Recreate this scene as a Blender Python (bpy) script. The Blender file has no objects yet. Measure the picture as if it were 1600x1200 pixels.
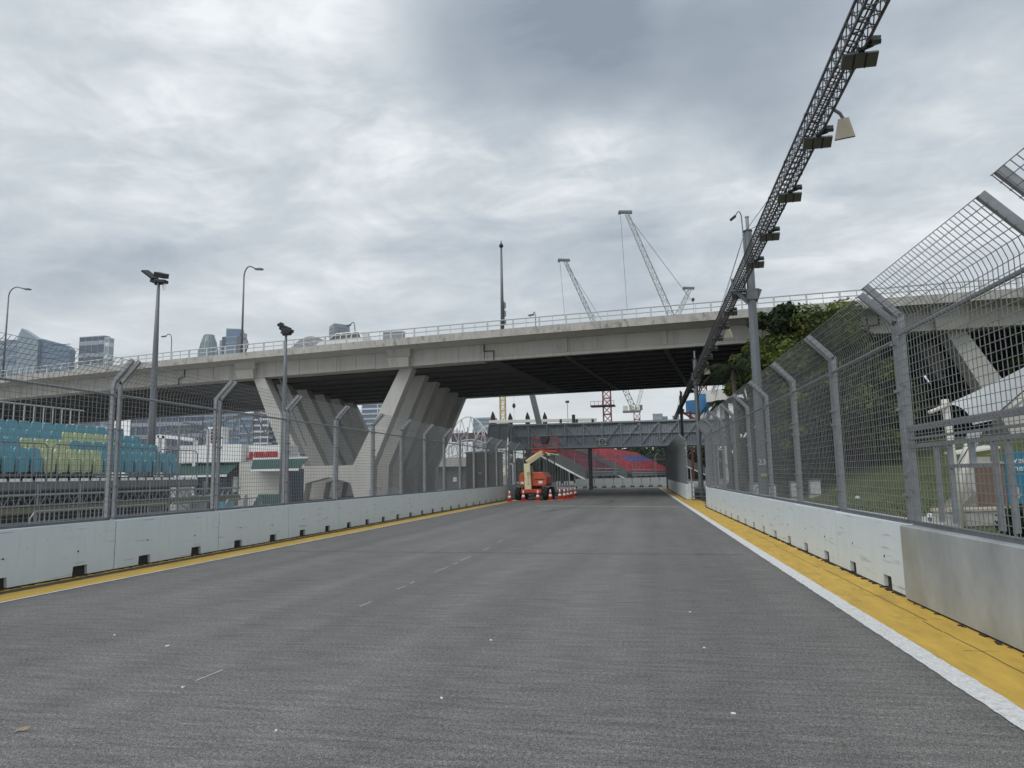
import bpy, bmesh, math, random
from mathutils import Vector, Matrix, Euler
random.seed(7)
R = math.radians
S = bpy.context.scene
COL = S.collection

# ------------------------------------------------------------------ camera
F_PX, CAM_H = 1115.0, 1.7
CAM_M = Matrix.Rotation(R(11.2), 3, 'Z') @ Matrix.Rotation(R(90 + 7.3), 3, 'X') @ Matrix.Rotation(R(-1.0), 3, 'Z')
cam_data = bpy.data.cameras.new('camera')
cam = bpy.data.objects.new('camera', cam_data)
COL.objects.link(cam)
cam_data.sensor_width = 36.0
cam_data.lens = F_PX / 1600 * 36
cam_data.clip_start = 0.05
cam_data.clip_end = 12000
cam.matrix_world = Matrix.Translation((0, 0, CAM_H)) @ CAM_M.to_4x4()
S.camera = cam


def at(px, py, Y):
    """point at depth Y (metres along the track) seen at a pixel of the 1600 x 1200 photograph"""
    d = CAM_M @ Vector(((px - 800) / F_PX, -(py - 600) / F_PX, -1))
    return Vector((0, 0, CAM_H)) + d * (Y / d.y)


def direction(px, py):
    return (CAM_M @ Vector(((px - 800) / F_PX, -(py - 600) / F_PX, -1))).normalized()


# ------------------------------------------------------------------ exposure, sky and sun
S.view_settings.view_transform = 'Standard'
S.view_settings.look = 'None'
S.view_settings.exposure = 0.08
S.view_settings.gamma = 1.0
S.view_settings.use_curve_mapping = False
SUN_EL, SUN_AZ = R(52), R(215)          # compass style: 0 = +Y, clockwise

world = bpy.data.worlds.new('World')
S.world = world
world.use_nodes = True
wt = world.node_tree
wt.nodes.clear()


def wn(t, **kw):
    n = wt.nodes.new(t)
    for k, v in kw.items():
        setattr(n, k, v)
    return n


def wl(a, b):
    wt.links.new(a, b)


def wmath(op, a, b=None, clamp=False):
    n = wn('ShaderNodeMath', operation=op, use_clamp=clamp)
    for i, v in enumerate((a, b)):
        if v is None:
            continue
        if isinstance(v, (int, float)):
            n.inputs[i].default_value = v
        else:
            wl(v, n.inputs[i])
    return n.outputs[0]


geo = wn('ShaderNodeTexCoord')
sep = wn('ShaderNodeSeparateXYZ')
wl(geo.outputs['Generated'], sep.inputs[0])
zc = wmath('MAXIMUM', sep.outputs[2], 0.0)
den = wmath('ADD', zc, 0.16)
comb = wn('ShaderNodeCombineXYZ')
wl(wmath('DIVIDE', sep.outputs[0], den), comb.inputs[0])
wl(wmath('DIVIDE', sep.outputs[1], den), comb.inputs[1])
# long flowing cloud bands
mp = wn('ShaderNodeMapping')
mp.inputs['Rotation'].default_value = (0, 0, R(38))
mp.inputs['Scale'].default_value = (0.75, 1.35, 1)
wl(comb.outputs[0], mp.inputs[0])
n1 = wn('ShaderNodeTexNoise')
n1.inputs['Scale'].default_value = 1.05
n1.inputs['Detail'].default_value = 9
n1.inputs['Roughness'].default_value = 0.52
n1.inputs['Distortion'].default_value = 0.35
wl(mp.outputs[0], n1.inputs['Vector'])
mp2 = wn('ShaderNodeMapping')
mp2.inputs['Location'].default_value = (3.1, 7.7, 0)
wl(comb.outputs[0], mp2.inputs[0])
n2 = wn('ShaderNodeTexNoise')
n2.inputs['Scale'].default_value = 3.2
n2.inputs['Detail'].default_value = 10
n2.inputs['Roughness'].default_value = 0.6
n2.inputs['Distortion'].default_value = 0.5
wl(mp2.outputs[0], n2.inputs['Vector'])
c0 = wmath('ADD', wmath('MULTIPLY', n1.outputs['Fac'], 0.56), wmath('MULTIPLY', n2.outputs['Fac'], 0.44))
n3 = wn('ShaderNodeTexNoise')
n3.inputs['Scale'].default_value = 7.5
n3.inputs['Detail'].default_value = 9
n3.inputs['Roughness'].default_value = 0.62
n3.inputs['Distortion'].default_value = 0.9
mp3 = wn('ShaderNodeMapping')
mp3.inputs['Rotation'].default_value = (0, 0, R(-20))
mp3.inputs['Scale'].default_value = (0.7, 1.0, 1)
wl(comb.outputs[0], mp3.inputs[0])
wl(mp3.outputs[0], n3.inputs['Vector'])
c0 = wmath('ADD', wmath('MULTIPLY', c0, 1.8), -0.53)
c0 = wmath('ADD', c0, wmath('MULTIPLY', n3.outputs['Fac'], 0.30))


def cloud_lobe(px, py, half, gain, prev):
    """one broad cloud mass: brighter (gain > 0) or heavier (gain < 0) over a few degrees of sky"""
    d = direction(px, py)
    vm = wn('ShaderNodeVectorMath', operation='DOT_PRODUCT')
    nrm = wn('ShaderNodeVectorMath', operation='NORMALIZE')
    wl(geo.outputs['Generated'], nrm.inputs[0])
    wl(nrm.outputs[0], vm.inputs[0])
    vm.inputs[1].default_value = d
    mr = wn('ShaderNodeMapRange', interpolation_type='SMOOTHSTEP')
    mr.inputs[1].default_value = math.cos(R(half))
    mr.inputs[2].default_value = 1.0
    wl(vm.outputs['Value'], mr.inputs[0])
    edge = wmath('MULTIPLY', mr.outputs[0], wmath('ADD', wmath('ADD', wmath('MULTIPLY', n2.outputs['Fac'], 2.2), wmath('MULTIPLY', n3.outputs['Fac'], 1.6)), -0.90))
    return wmath('ADD', prev, wmath('MULTIPLY', edge, gain))


for args in ((820, 30, 11, -0.32), (900, 70, 7, -0.12), (700, 5, 9, -0.07), (1100, 50, 13, -0.20), (1250, 40, 10, -0.06), (1240, 30, 12, -0.07), (420, 20, 16, 0.06), (560, 90, 10, 0.06),
             (850, 200, 9, 0.15), (1020, 200, 9, 0.11), (290, 235, 7, 0.10), (130, 205, 7, 0.05), (1330, 200, 12, 0.05),
             (620, 270, 9, 0.06), (790, 310, 8, 0.05), (140, 320, 13, -0.05), (560, 430, 12, -0.04), (900, 400, 13, -0.05), (470, 190, 10, -0.05),
             (1560, 120, 12, -0.05), (60, 60, 12, -0.03)):
    c0 = cloud_lobe(*args, c0)
ramp = wn('ShaderNodeValToRGB')
els = ramp.color_ramp.elements
els[0].position, els[0].color = 0.0, (0.230, 0.272, 0.332, 1)
els[1].position, els[1].color = 0.82, (0.80, 0.83, 0.85, 1)
e = els.new(0.22); e.color = (0.335, 0.383, 0.442, 1)
e = els.new(0.42); e.color = (0.455, 0.505, 0.552, 1)
e = els.new(0.57); e.color = (0.560, 0.605, 0.640, 1)
wl(c0, ramp.inputs[0])
# the deck of cloud thins to a pale band at the horizon
hz = wn('ShaderNodeMapRange', interpolation_type='SMOOTHSTEP')
hz.inputs[1].default_value, hz.inputs[2].default_value = 0.0, 0.32
hz.inputs[3].default_value, hz.inputs[4].default_value = 0.85, 0.0
wl(sep.outputs[2], hz.inputs[0])
mixh = wn('ShaderNodeMix', data_type='RGBA')
wl(hz.outputs[0], mixh.inputs['Factor'])
wl(ramp.outputs[0], mixh.inputs[6])
mixh.inputs[7].default_value = (0.70, 0.735, 0.745, 1)
bg_cloud = wn('ShaderNodeBackground')
bg_cloud.inputs['Strength'].default_value = 1.16
wl(mixh.outputs[2], bg_cloud.inputs['Color'])
sky = wn('ShaderNodeTexSky', sky_type='NISHITA')
sky.sun_disc = False
sky.sun_elevation = SUN_EL
sky.sun_rotation = SUN_AZ
bg_sky = wn('ShaderNodeBackground')
bg_sky.inputs['Strength'].default_value = 0.06
wl(sky.outputs[0], bg_sky.inputs['Color'])
mixs = wn('ShaderNodeMixShader')
mixs.inputs[0].default_value = 0.93
wl(bg_sky.outputs[0], mixs.inputs[1])
wl(bg_cloud.outputs[0], mixs.inputs[2])
wout = wn('ShaderNodeOutputWorld')
wl(mixs.outputs[0], wout.inputs[0])

sun_data = bpy.data.lights.new('sun', 'SUN')
sun_data.energy = 1.4
sun_data.angle = R(40)
sun_data.color = (1.0, 0.97, 0.93)
sun = bpy.data.objects.new('sun', sun_data)
COL.objects.link(sun)
sdir = Vector((math.sin(SUN_AZ) * math.cos(SUN_EL), math.cos(SUN_AZ) * math.cos(SUN_EL), math.sin(SUN_EL)))
sun.rotation_euler = sdir.to_track_quat('Z', 'Y').to_euler()


# ------------------------------------------------------------------ helpers
def tag(o, label=None, cat=None, group=None, kind=None):
    if label: o['label'] = label
    if cat: o['category'] = cat
    if group: o['group'] = group
    if kind: o['kind'] = kind
    return o


def thing(name, label, cat, loc=(0, 0, 0), rz=0.0, group=None):
    o = bpy.data.objects.new(name, None)
    o.empty_display_size = 0.2
    COL.objects.link(o)
    o.location = loc
    o.rotation_euler = (0, 0, rz)
    return tag(o, label, cat, group)


def copy_part(o, parent, loc=None, rot=None, scale=None, mat=None):
    c = o.copy()
    COL.objects.link(c)
    c.parent = parent
    if loc is not None: c.location = loc
    if rot is not None: c.rotation_euler = rot
    if scale is not None: c.scale = scale
    return c


def dup(root, loc, rz=None, label=None, group=None, scale=None):
    r = root.copy()
    COL.objects.link(r)
    r.location = loc
    if rz is not None: r.rotation_euler = (0, 0, rz)
    if label: r['label'] = label
    if group: r['group'] = group
    if scale is not None: r.scale = scale
    for ch in list(root.children):
        c = copy_part(ch, r)
        for g in list(ch.children):
            copy_part(g, c)
    return r


class MB:
    """collects vertices and faces of ONE mesh object"""
    def __init__(self):
        self.v, self.f = [], []

    def add(self, vs, fs):
        b = len(self.v)
        self.v += [tuple(p) for p in vs]
        self.f += [tuple(b + i for i in f) for f in fs]
        return self

    def hexa(self, p):
        """8 points: bottom ring then top ring"""
        return self.add(p, [(3, 2, 1, 0), (4, 5, 6, 7), (0, 1, 5, 4), (1, 2, 6, 5), (2, 3, 7, 6), (3, 0, 4, 7)])

    def box(self, c, s, rz=0.0, rot=None):
        hx, hy, hz_ = s[0] / 2, s[1] / 2, s[2] / 2
        pts = [Vector(p) for p in ((-hx, -hy, -hz_), (hx, -hy, -hz_), (hx, hy, -hz_), (-hx, hy, -hz_),
                                   (-hx, -hy, hz_), (hx, -hy, hz_), (hx, hy, hz_), (-hx, hy, hz_))]
        m = rot.to_matrix() if rot is not None else Matrix.Rotation(rz, 3, 'Z')
        c = Vector(c)
        return self.hexa([c + m @ p for p in pts])

    def span(self, lo, hi):
        return self.box([(a + b) / 2 for a, b in zip(lo, hi)], [abs(b - a) for a, b in zip(lo, hi)])

    def bar(self, p0, p1, w, h=None, up=(0, 0, 1)):
        h = h or w
        p0, p1 = Vector(p0), Vector(p1)
        d = (p1 - p0).normalized()
        up = Vector(up)
        if abs(d.dot(up)) > 0.98:
            up = Vector((0, 1, 0))
        s = d.cross(up).normalized()
        u = s.cross(d).normalized()
        o = [s * (-w / 2) + u * (-h / 2), s * (w / 2) + u * (-h / 2), s * (w / 2) + u * (h / 2), s * (-w / 2) + u * (h / 2)]
        return self.hexa([p0 + q for q in o] + [p1 + q for q in o])

    def tube(self, pts, r, n=6, r1=None, cap=True):
        pts = [Vector(p) for p in pts]
        rings = []
        side = None
        for i, p in enumerate(pts):
            d = (pts[min(i + 1, len(pts) - 1)] - pts[max(i - 1, 0)])
            d = d.normalized() if d.length > 1e-9 else Vector((0, 0, 1))
            if side is None or abs(side.dot(d)) > 0.95:
                side = d.orthogonal().normalized()
            side = (side - d * side.dot(d)).normalized()
            up = d.cross(side)
            rr = r if r1 is None else r + (r1 - r) * i / max(1, len(pts) - 1)
            rings.append([p + (side * math.cos(2 * math.pi * k / n) + up * math.sin(2 * math.pi * k / n)) * rr for k in range(n)])
        fs = []
        for i in range(len(rings) - 1):
            for k in range(n):
                a, b = i * n + k, i * n + (k + 1) % n
                fs.append((a, b, b + n, a + n))
        if cap:
            fs.append(tuple(range(n - 1, -1, -1)))
            fs.append(tuple((len(rings) - 1) * n + k for k in range(n)))
        return self.add([q for r_ in rings for q in r_], fs)

    def prism(self, poly, fn0, fn1):
        """polygon (2-D points) swept between two mappings to 3-D"""
        n = len(poly)
        vs = [fn0(*p) for p in poly] + [fn1(*p) for p in poly]
        fs = [tuple(range(n - 1, -1, -1)), tuple(range(n, 2 * n))]
        fs += [(i, (i + 1) % n, n + (i + 1) % n, n + i) for i in range(n)]
        return self.add(vs, fs)

    def lathe(self, prof, n=16, c=(0, 0, 0), axis='Z'):
        c = Vector(c)
        vs, fs = [], []
        for (r_, z) in prof:
            for k in range(n):
                a = 2 * math.pi * k / n
                p = Vector((r_ * math.cos(a), r_ * math.sin(a), z))
                if axis == 'X': p = Vector((p.z, p.x, p.y))
                if axis == 'Y': p = Vector((p.x, p.z, p.y))
                vs.append(c + p)
        for i in range(len(prof) - 1):
            for k in range(n):
                a, b = i * n + k, i * n + (k + 1) % n
                fs.append((a, b, b + n, a + n))
        fs.append(tuple(range(n - 1, -1, -1)))
        fs.append(tuple((len(prof) - 1) * n + k for k in range(n)))
        return self.add(vs, fs)

    def quad(self, a, b, c, d):
        return self.add([a, b, c, d], [(0, 1, 2, 3)])

    def mesh(self, name, mat, smooth=False):
        me = bpy.data.meshes.new(name)
        me.from_pydata([tuple(p) for p in self.v], [], self.f)
        bm = bmesh.new()
        bm.from_mesh(me)
        bmesh.ops.recalc_face_normals(bm, faces=bm.faces)
        bm.to_mesh(me)
        bm.free()
        if smooth:
            for p in me.polygons:
                p.use_smooth = True
        me.materials.append(mat)
        return me

    def build(self, name, mat, parent=None, smooth=False, bevel=0.0, loc=None, rz=None):
        me = self.mesh(name, mat, smooth)
        o = bpy.data.objects.new(name, me)
        COL.objects.link(o)
        if parent is not None: o.parent = parent
        if loc is not None: o.location = loc
        if rz is not None: o.rotation_euler = (0, 0, rz)
        if bevel:
            b = o.modifiers.new('soft_edges', 'BEVEL')
            b.width = bevel
            b.segments = 2
            b.limit_method = 'ANGLE'
            b.angle_limit = R(40)
        return o


def place(name, me, parent, loc=(0, 0, 0), rot=(0, 0, 0), scale=(1, 1, 1)):
    o = bpy.data.objects.new(name, me)
    COL.objects.link(o)
    o.parent = parent
    o.location, o.rotation_euler, o.scale = loc, rot, scale
    return o


def text(name, body, mat, parent, loc, size, rot=(R(90), 0, 0), align='CENTER', ext=0.004):
    cu = bpy.data.curves.new(name, 'FONT')
    cu.body = body
    cu.size = size
    cu.align_x = align
    cu.align_y = 'CENTER'
    cu.extrude = ext
    cu.resolution_u = 3
    cu.materials.append(mat)
    tmp = bpy.data.objects.new(name, cu)
    COL.objects.link(tmp)
    me = bpy.data.meshes.new_from_object(tmp.evaluated_get(bpy.context.evaluated_depsgraph_get()))
    bpy.data.objects.remove(tmp)
    me.name = name
    if not me.materials: me.materials.append(mat)
    o = bpy.data.objects.new(name, me)
    COL.objects.link(o)
    o.parent = parent
    o.location, o.rotation_euler = loc, rot
    return o


ORD = ('first second third fourth fifth sixth seventh eighth ninth tenth eleventh twelfth thirteenth fourteenth fifteenth sixteenth '
       'seventeenth eighteenth nineteenth twentieth').split() + ['twenty-first', 'twenty-second', 'twenty-third', 'twenty-fourth', 'twenty-fifth']

# ------------------------------------------------------------------ materials
MATS = {}


def mat(name, col, rough=0.6, metal=0.0, var=0.0, vscale=3.0, bump=0.0, bscale=40.0, stretch=(1, 1, 1), dirt=None, dscale=1.2, dcol=(0.1, 0.09, 0.08), spec=0.5, island=0.0, coords='Object'):
    m = bpy.data.materials.new(name)
    m.use_nodes = True
    nt = m.node_tree
    N, L = nt.nodes, nt.links
    b = N['Principled BSDF']
    b.inputs['Roughness'].default_value = rough
    b.inputs['Metallic'].default_value = metal
    b.inputs['Specular IOR Level'].default_value = spec
    b.inputs['Base Color'].default_value = (*col, 1)
    tc = N.new('ShaderNodeTexCoord')
    mp_ = N.new('ShaderNodeMapping')
    mp_.inputs['Scale'].default_value = stretch
    L.new(tc.outputs[coords], mp_.inputs[0])
    cur = None
    if var:
        n = N.new('ShaderNodeTexNoise')
        n.inputs['Scale'].default_value = vscale
        n.inputs['Detail'].default_value = 8
        n.inputs['Roughness'].default_value = 0.65
        L.new(mp_.outputs[0], n.inputs['Vector'])
        r_ = N.new('ShaderNodeMapRange')
        r_.inputs[1].default_value, r_.inputs[2].default_value = 0.25, 0.75
        r_.inputs[3].default_value, r_.inputs[4].default_value = 1 - var, 1 + var
        L.new(n.outputs['Fac'], r_.inputs[0])
        mx = N.new('ShaderNodeMix')
        mx.data_type = 'RGBA'
        mx.blend_type = 'MULTIPLY'
        mx.inputs['Factor'].default_value = 1
        mx.inputs[6].default_value = (*col, 1)
        L.new(r_.outputs[0], mx.inputs[7])
        cur = mx.outputs[2]
    if island:
        g = N.new('ShaderNodeNewGeometry')
        r_ = N.new('ShaderNodeMapRange')
        r_.inputs[3].default_value, r_.inputs[4].default_value = 1 - island, 1 + island
        L.new(g.outputs['Random Per Island'], r_.inputs[0])
        mx = N.new('ShaderNodeMix')
        mx.data_type = 'RGBA'
        mx.blend_type = 'MULTIPLY'
        mx.inputs['Factor'].default_value = 1
        mx.inputs[6].default_value = (*col, 1)
        if cur: L.new(cur, mx.inputs[6])
        L.new(r_.outputs[0], mx.inputs[7])
        cur = mx.outputs[2]
    if dirt:
        n = N.new('ShaderNodeTexNoise')
        n.inputs['Scale'].default_value = dscale
        n.inputs['Detail'].default_value = 10
        n.inputs['Roughness'].default_value = 0.7
        n.inputs['Distortion'].default_value = 0.6
        L.new(mp_.outputs[0], n.inputs['Vector'])
        r_ = N.new('ShaderNodeMapRange')
        r_.inputs[1].default_value, r_.inputs[2].default_value = 0.52, 0.75
        r_.inputs[3].default_value, r_.inputs[4].default_value = 0, dirt
        L.new(n.outputs['Fac'], r_.inputs[0])
        mx = N.new('ShaderNodeMix')
        mx.data_type = 'RGBA'
        L.new(r_.outputs[0], mx.inputs['Factor'])
        mx.inputs[6].default_value = (*col, 1)
        if cur: L.new(cur, mx.inputs[6])
        mx.inputs[7].default_value = (*dcol, 1)
        cur = mx.outputs[2]
    if cur: L.new(cur, b.inputs['Base Color'])
    if bump:
        n = N.new('ShaderNodeTexNoise')
        n.inputs['Scale'].default_value = bscale
        n.inputs['Detail'].default_value = 6
        L.new(mp_.outputs[0], n.inputs['Vector'])
        bp = N.new('ShaderNodeBump')
        bp.inputs['Strength'].default_value = bump
        bp.inputs['Distance'].default_value = 0.02
        L.new(n.outputs['Fac'], bp.inputs['Height'])
        L.new(bp.outputs[0], b.inputs['Normal'])
    MATS[name] = m
    return m


def asphalt_material():
    m = bpy.data.materials.new('race asphalt')
    m.use_nodes = True
    N, L = m.node_tree.nodes, m.node_tree.links
    b = N['Principled BSDF']
    tc = N.new('ShaderNodeTexCoord')

    def noise(scale, stretch=(1, 1, 1), detail=4, rough=0.6, dist=0.0, rz=0):
        mp_ = N.new('ShaderNodeMapping')
        mp_.inputs['Scale'].default_value = stretch
        mp_.inputs['Rotation'].default_value = (0, 0, rz)
        L.new(tc.outputs['Object'], mp_.inputs[0])
        n = N.new('ShaderNodeTexNoise')
        n.inputs['Scale'].default_value = scale
        n.inputs['Detail'].default_value = detail
        n.inputs['Roughness'].default_value = rough
        n.inputs['Distortion'].default_value = dist
        L.new(mp_.outputs[0], n.inputs['Vector'])
        return n.outputs['Fac']

    def mrange(x, a, b_, c, d):
        r_ = N.new('ShaderNodeMapRange')
        for i, v in enumerate((a, b_, c, d)):
            r_.inputs[i + 1].default_value = v
        L.new(x, r_.inputs[0])
        return r_.outputs[0]

    def mul(x, y):
        q = N.new('ShaderNodeMath')
        q.operation = 'MULTIPLY'
        L.new(x, q.inputs[0])
        if isinstance(y, float): q.inputs[1].default_value = y
        else: L.new(y, q.inputs[1])
        return q.outputs[0]

    grain = noise(100, detail=3, rough=0.75)
    grain2 = noise(34, detail=5, rough=0.8)
    ripple = noise(1.0, (1.6, 15, 1), 3, 0.55, 0.2)
    lanes = noise(1.0, (0.9, 0.022, 1), 4, 0.55)
    patch = noise(0.35, (1, 0.5, 1), 7, 0.6, 0.5)
    cur = mul(mrange(grain, 0.37, 0.63, 0.20, 1.80), mrange(grain2, 0.34, 0.66, 0.42, 1.58))
    cur = mul(cur, mrange(ripple, 0.30, 0.70, 0.76, 1.24))
    cur = mul(cur, mrange(lanes, 0.32, 0.68, 0.83, 1.16))
    cur = mul(cur, mrange(patch, 0.3, 0.7, 0.88, 1.12))
    # pale aggregate chips
    vo = N.new('ShaderNodeTexVoronoi')
    vo.inputs['Scale'].default_value = 55
    L.new(tc.outputs['Object'], vo.inputs['Vector'])
    chip = mrange(vo.outputs['Color'], 0.90, 0.96, 0.0, 0.7)
    chipd = mrange(vo.outputs['Distance'], 0.25, 0.4, 1.0, 0.0)
    chips = mul(chip, chipd)
    mx = N.new('ShaderNodeMix')
    mx.data_type = 'RGBA'
    mx.blend_type = 'MULTIPLY'
    mx.inputs['Factor'].default_value = 1
    mx.inputs[6].default_value = (0.152, 0.150, 0.146, 1)
    L.new(cur, mx.inputs[7])
    m2 = N.new('ShaderNodeMix')
    m2.data_type = 'RGBA'
    L.new(chips, m2.inputs['Factor'])
    L.new(mx.outputs[2], m2.inputs[6])
    m2.inputs[7].default_value = (0.36, 0.35, 0.33, 1)
    L.new(m2.outputs[2], b.inputs['Base Color'])
    b.inputs['Roughness'].default_value = 0.86
    b.inputs['Specular IOR Level'].default_value = 0.35
    bp = N.new('ShaderNodeBump')
    bp.inputs['Strength'].default_value = 0.55
    bp.inputs['Distance'].default_value = 0.006
    L.new(grain, bp.inputs['Height'])
    L.new(bp.outputs[0], b.inputs['Normal'])
    MATS['asphalt'] = m
    return m


asphalt_material()
M = MATS


def add_scuffs(m):
    nt = m.node_tree
    N, L = nt.nodes, nt.links
    b = N['Principled BSDF']
    src = b.inputs['Base Color'].links[0].from_socket
    tc = N.new('ShaderNodeTexCoord')
    oi = N.new('ShaderNodeObjectInfo')
    ad = N.new('ShaderNodeVectorMath')
    L.new(tc.outputs['Object'], ad.inputs[0])
    cb = N.new('ShaderNodeCombineXYZ')
    mu = N.new('ShaderNodeMath'); mu.operation = 'MULTIPLY'; mu.inputs[1].default_value = 37.0
    L.new(oi.outputs['Random'], mu.inputs[0])
    L.new(mu.outputs[0], cb.inputs[1])
    L.new(cb.outputs[0], ad.inputs[1])
    cur = src
    for (st_, sc, lo, hi, amt, col) in (((1, .55, 9), 1.6, .62, .72, .6, (.17, .17, .17)), ((1, 2.2, .35), 3.0, .60, .78, .35, (.42, .42, .38)), ((1, 1, 1), 9.0, .70, .74, .6, (.25, .24, .22))):
        mp_ = N.new('ShaderNodeMapping'); mp_.inputs['Scale'].default_value = st_
        L.new(ad.outputs[0], mp_.inputs[0])
        n = N.new('ShaderNodeTexNoise'); n.inputs['Scale'].default_value = sc; n.inputs['Detail'].default_value = 5
        L.new(mp_.outputs[0], n.inputs['Vector'])
        r_ = N.new('ShaderNodeMapRange')
        for i, v in enumerate((lo, hi, 0, amt)): r_.inputs[i + 1].default_value = v
        L.new(n.outputs['Fac'], r_.inputs[0])
        mx = N.new('ShaderNodeMix'); mx.data_type = 'RGBA'
        L.new(r_.outputs[0], mx.inputs['Factor'])
        L.new(cur, mx.inputs[6]); mx.inputs[7].default_value = (*col, 1)
        cur = mx.outputs[2]
    L.new(cur, b.inputs['Base Color'])


mat('ground', (0.20, 0.20, 0.19), 0.9, var=0.25, vscale=0.4, bump=0.2, bscale=12)
mat('paving', (0.30, 0.30, 0.29), 0.85, var=0.2, vscale=1.0, bump=0.15, bscale=15, dirt=0.5, dscale=0.6)
mat('far_road', (0.10, 0.10, 0.10), 0.9, var=0.2, vscale=1.0)
mat('lawn', (0.070, 0.085, 0.026), 0.95, var=0.45, vscale=0.9, bump=0.5, bscale=30, dirt=0.5, dscale=0.5, dcol=(0.16, 0.14, 0.05))
mat('grass', (0.085, 0.115, 0.032), 0.8, island=0.45)
mat('path', (0.42, 0.41, 0.38), 0.9, var=0.25, vscale=4, dirt=0.6, dscale=2, dcol=(0.2, 0.2, 0.17))
mat('yellow_paint', (0.56, 0.365, 0.065), 0.78, var=0.22, vscale=3.0, bump=0.25, bscale=60, dirt=0.75, dscale=2.2, dcol=(0.30, 0.205, 0.06), stretch=(1.8, 0.45, 1))
mat('white_paint', (0.68, 0.69, 0.70), 0.8, var=0.30, vscale=42, bump=0.5, bscale=90, dirt=0.9, dscale=16, dcol=(0.30, 0.30, 0.30))
mat('faded_paint', (0.50, 0.50, 0.49), 0.85, var=0.3, vscale=25)
mat('gutter', (0.075, 0.066, 0.045), 0.9, var=0.4, vscale=6, bump=0.3)  # dirty brown, darkened for the shadow in the recess
mat('rubber_mark', (0.03, 0.03, 0.03), 0.8)
mat('barrier', (0.63, 0.70, 0.74), 0.55, var=0.05, vscale=1.5, bump=0.06, bscale=10, dirt=0.45, dscale=1.3, dcol=(0.50, 0.53, 0.52), stretch=(1, 1, 0.35))
add_scuffs(M['barrier'])
mat('barrier_side', (0.46, 0.48, 0.47), 0.75, var=0.1)
mat('barrier_grey', (0.36, 0.385, 0.395), 0.45, metal=0.15, var=0.30, vscale=2.4, bump=0.08, bscale=9, dirt=0.75, dscale=1.3, dcol=(0.34, 0.315, 0.20), stretch=(1, 1.2, 0.4))
mat('dark_hole', (0.02, 0.02, 0.02), 0.9)
mat('dirt', (0.035, 0.032, 0.028), 0.95)
mat('galv', (0.29, 0.305, 0.325), 0.5, metal=0.45, var=0.22, vscale=9, bump=0.05)
mat('galv_dark', (0.17, 0.18, 0.19), 0.6, metal=0.4, var=0.25, vscale=5)
mat('wire', (0.225, 0.235, 0.245), 0.55, metal=0.25, var=0.15, vscale=5)
mat('pole_steel', (0.165, 0.18, 0.195), 0.5, metal=0.3, var=0.12, vscale=2)
mat('truss_alu', (0.10, 0.102, 0.11), 0.45, metal=0.6, var=0.2, vscale=4)
mat('black_metal', (0.018, 0.018, 0.02), 0.5, var=0.3)
mat('lens', (0.11, 0.11, 0.095), 0.35, var=0.1)
mat('horn', (0.46, 0.42, 0.33), 0.6, var=0.1)
mat('blue_cable', (0.02, 0.03, 0.12), 0.5)
mat('concrete', (0.44, 0.425, 0.39), 0.85, var=0.10, vscale=0.7, bump=0.08, bscale=6, dirt=0.75, dscale=1.5, dcol=(0.23, 0.215, 0.185), stretch=(1, 1, 0.12))
mat('concrete_pier', (0.53, 0.52, 0.49), 0.85, var=0.12, vscale=0.8, bump=0.08, bscale=6, dirt=0.5, dscale=0.6, dcol=(0.37, 0.33, 0.23), stretch=(1, 1, 0.3))
mat('concrete_shaded', (0.075, 0.075, 0.07), 0.9, var=0.15, vscale=0.6)  # viaduct concrete with the shade under the deck put into its colour
mat('beam_shaded', (0.028, 0.028, 0.028), 0.85, var=0.2, vscale=0.6)  # deck beams painted near black for the shade of the underside
mat('parapet', (0.42, 0.41, 0.38), 0.85, var=0.2, vscale=1.5, dirt=1.0, dscale=2.6, dcol=(0.07, 0.065, 0.055), stretch=(1.2, 1.2, .55))
mat('rail_paint', (0.52, 0.54, 0.54), 0.5, var=0.1)
mat('clad', (0.46, 0.51, 0.57), 0.55, metal=0.1, var=0.14, vscale=1.2)
mat('clad_frame', (0.58, 0.63, 0.67), 0.5, metal=0.2, var=0.1)
mat('orange', (0.50, 0.095, 0.04), 0.5, var=0.15, vscale=4, dirt=0.5)
mat('red_tube', (0.36, 0.045, 0.035), 0.45)
mat('cream', (0.72, 0.64, 0.40), 0.45, var=0.06, vscale=3, dirt=0.15)
mat('tyre', (0.016, 0.016, 0.017), 0.85, var=0.3)
mat('white', (0.76, 0.77, 0.77), 0.5, var=0.06)
mat('cone', (0.75, 0.085, 0.025), 0.5)
mat('cone_white', (0.82, 0.82, 0.82), 0.5)
mat('cone_base', (0.50, 0.07, 0.03), 0.6, var=0.3)
mat('seat_blue', (0.13, 0.355, 0.44), 0.4, var=0.12, vscale=8)
mat('seat_lime', (0.52, 0.59, 0.34), 0.4, var=0.10, vscale=8)
mat('seat_red_shaded', (0.20, 0.03, 0.05), 0.6, island=0.5)  # the red seats again, darkened to paint the nearer stand's shade
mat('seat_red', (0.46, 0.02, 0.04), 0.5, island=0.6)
mat('seat_navy', (0.06, 0.10, 0.40), 0.5, island=0.6)
mat('stand_grey', (0.17, 0.175, 0.175), 0.7, var=0.2)
mat('stand_side', (0.10, 0.115, 0.11), 0.7, var=0.2)
mat('green_awning', (0.012, 0.06, 0.05), 0.6, var=0.2)
mat('red_sign', (0.45, 0.02, 0.03), 0.5)
mat('cabin', (0.52, 0.51, 0.47), 0.7, var=0.12, vscale=1.5, stretch=(1, 1, 0.4))
mat('olive', (0.16, 0.155, 0.10), 0.7, var=0.15)
mat('glass_blue', (0.13, 0.20, 0.29), 0.25, metal=0.2, var=0.2, vscale=0.02)
mat('glass_pale', (0.24, 0.31, 0.36), 0.3, metal=0.2, var=0.15, vscale=0.03)
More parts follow.
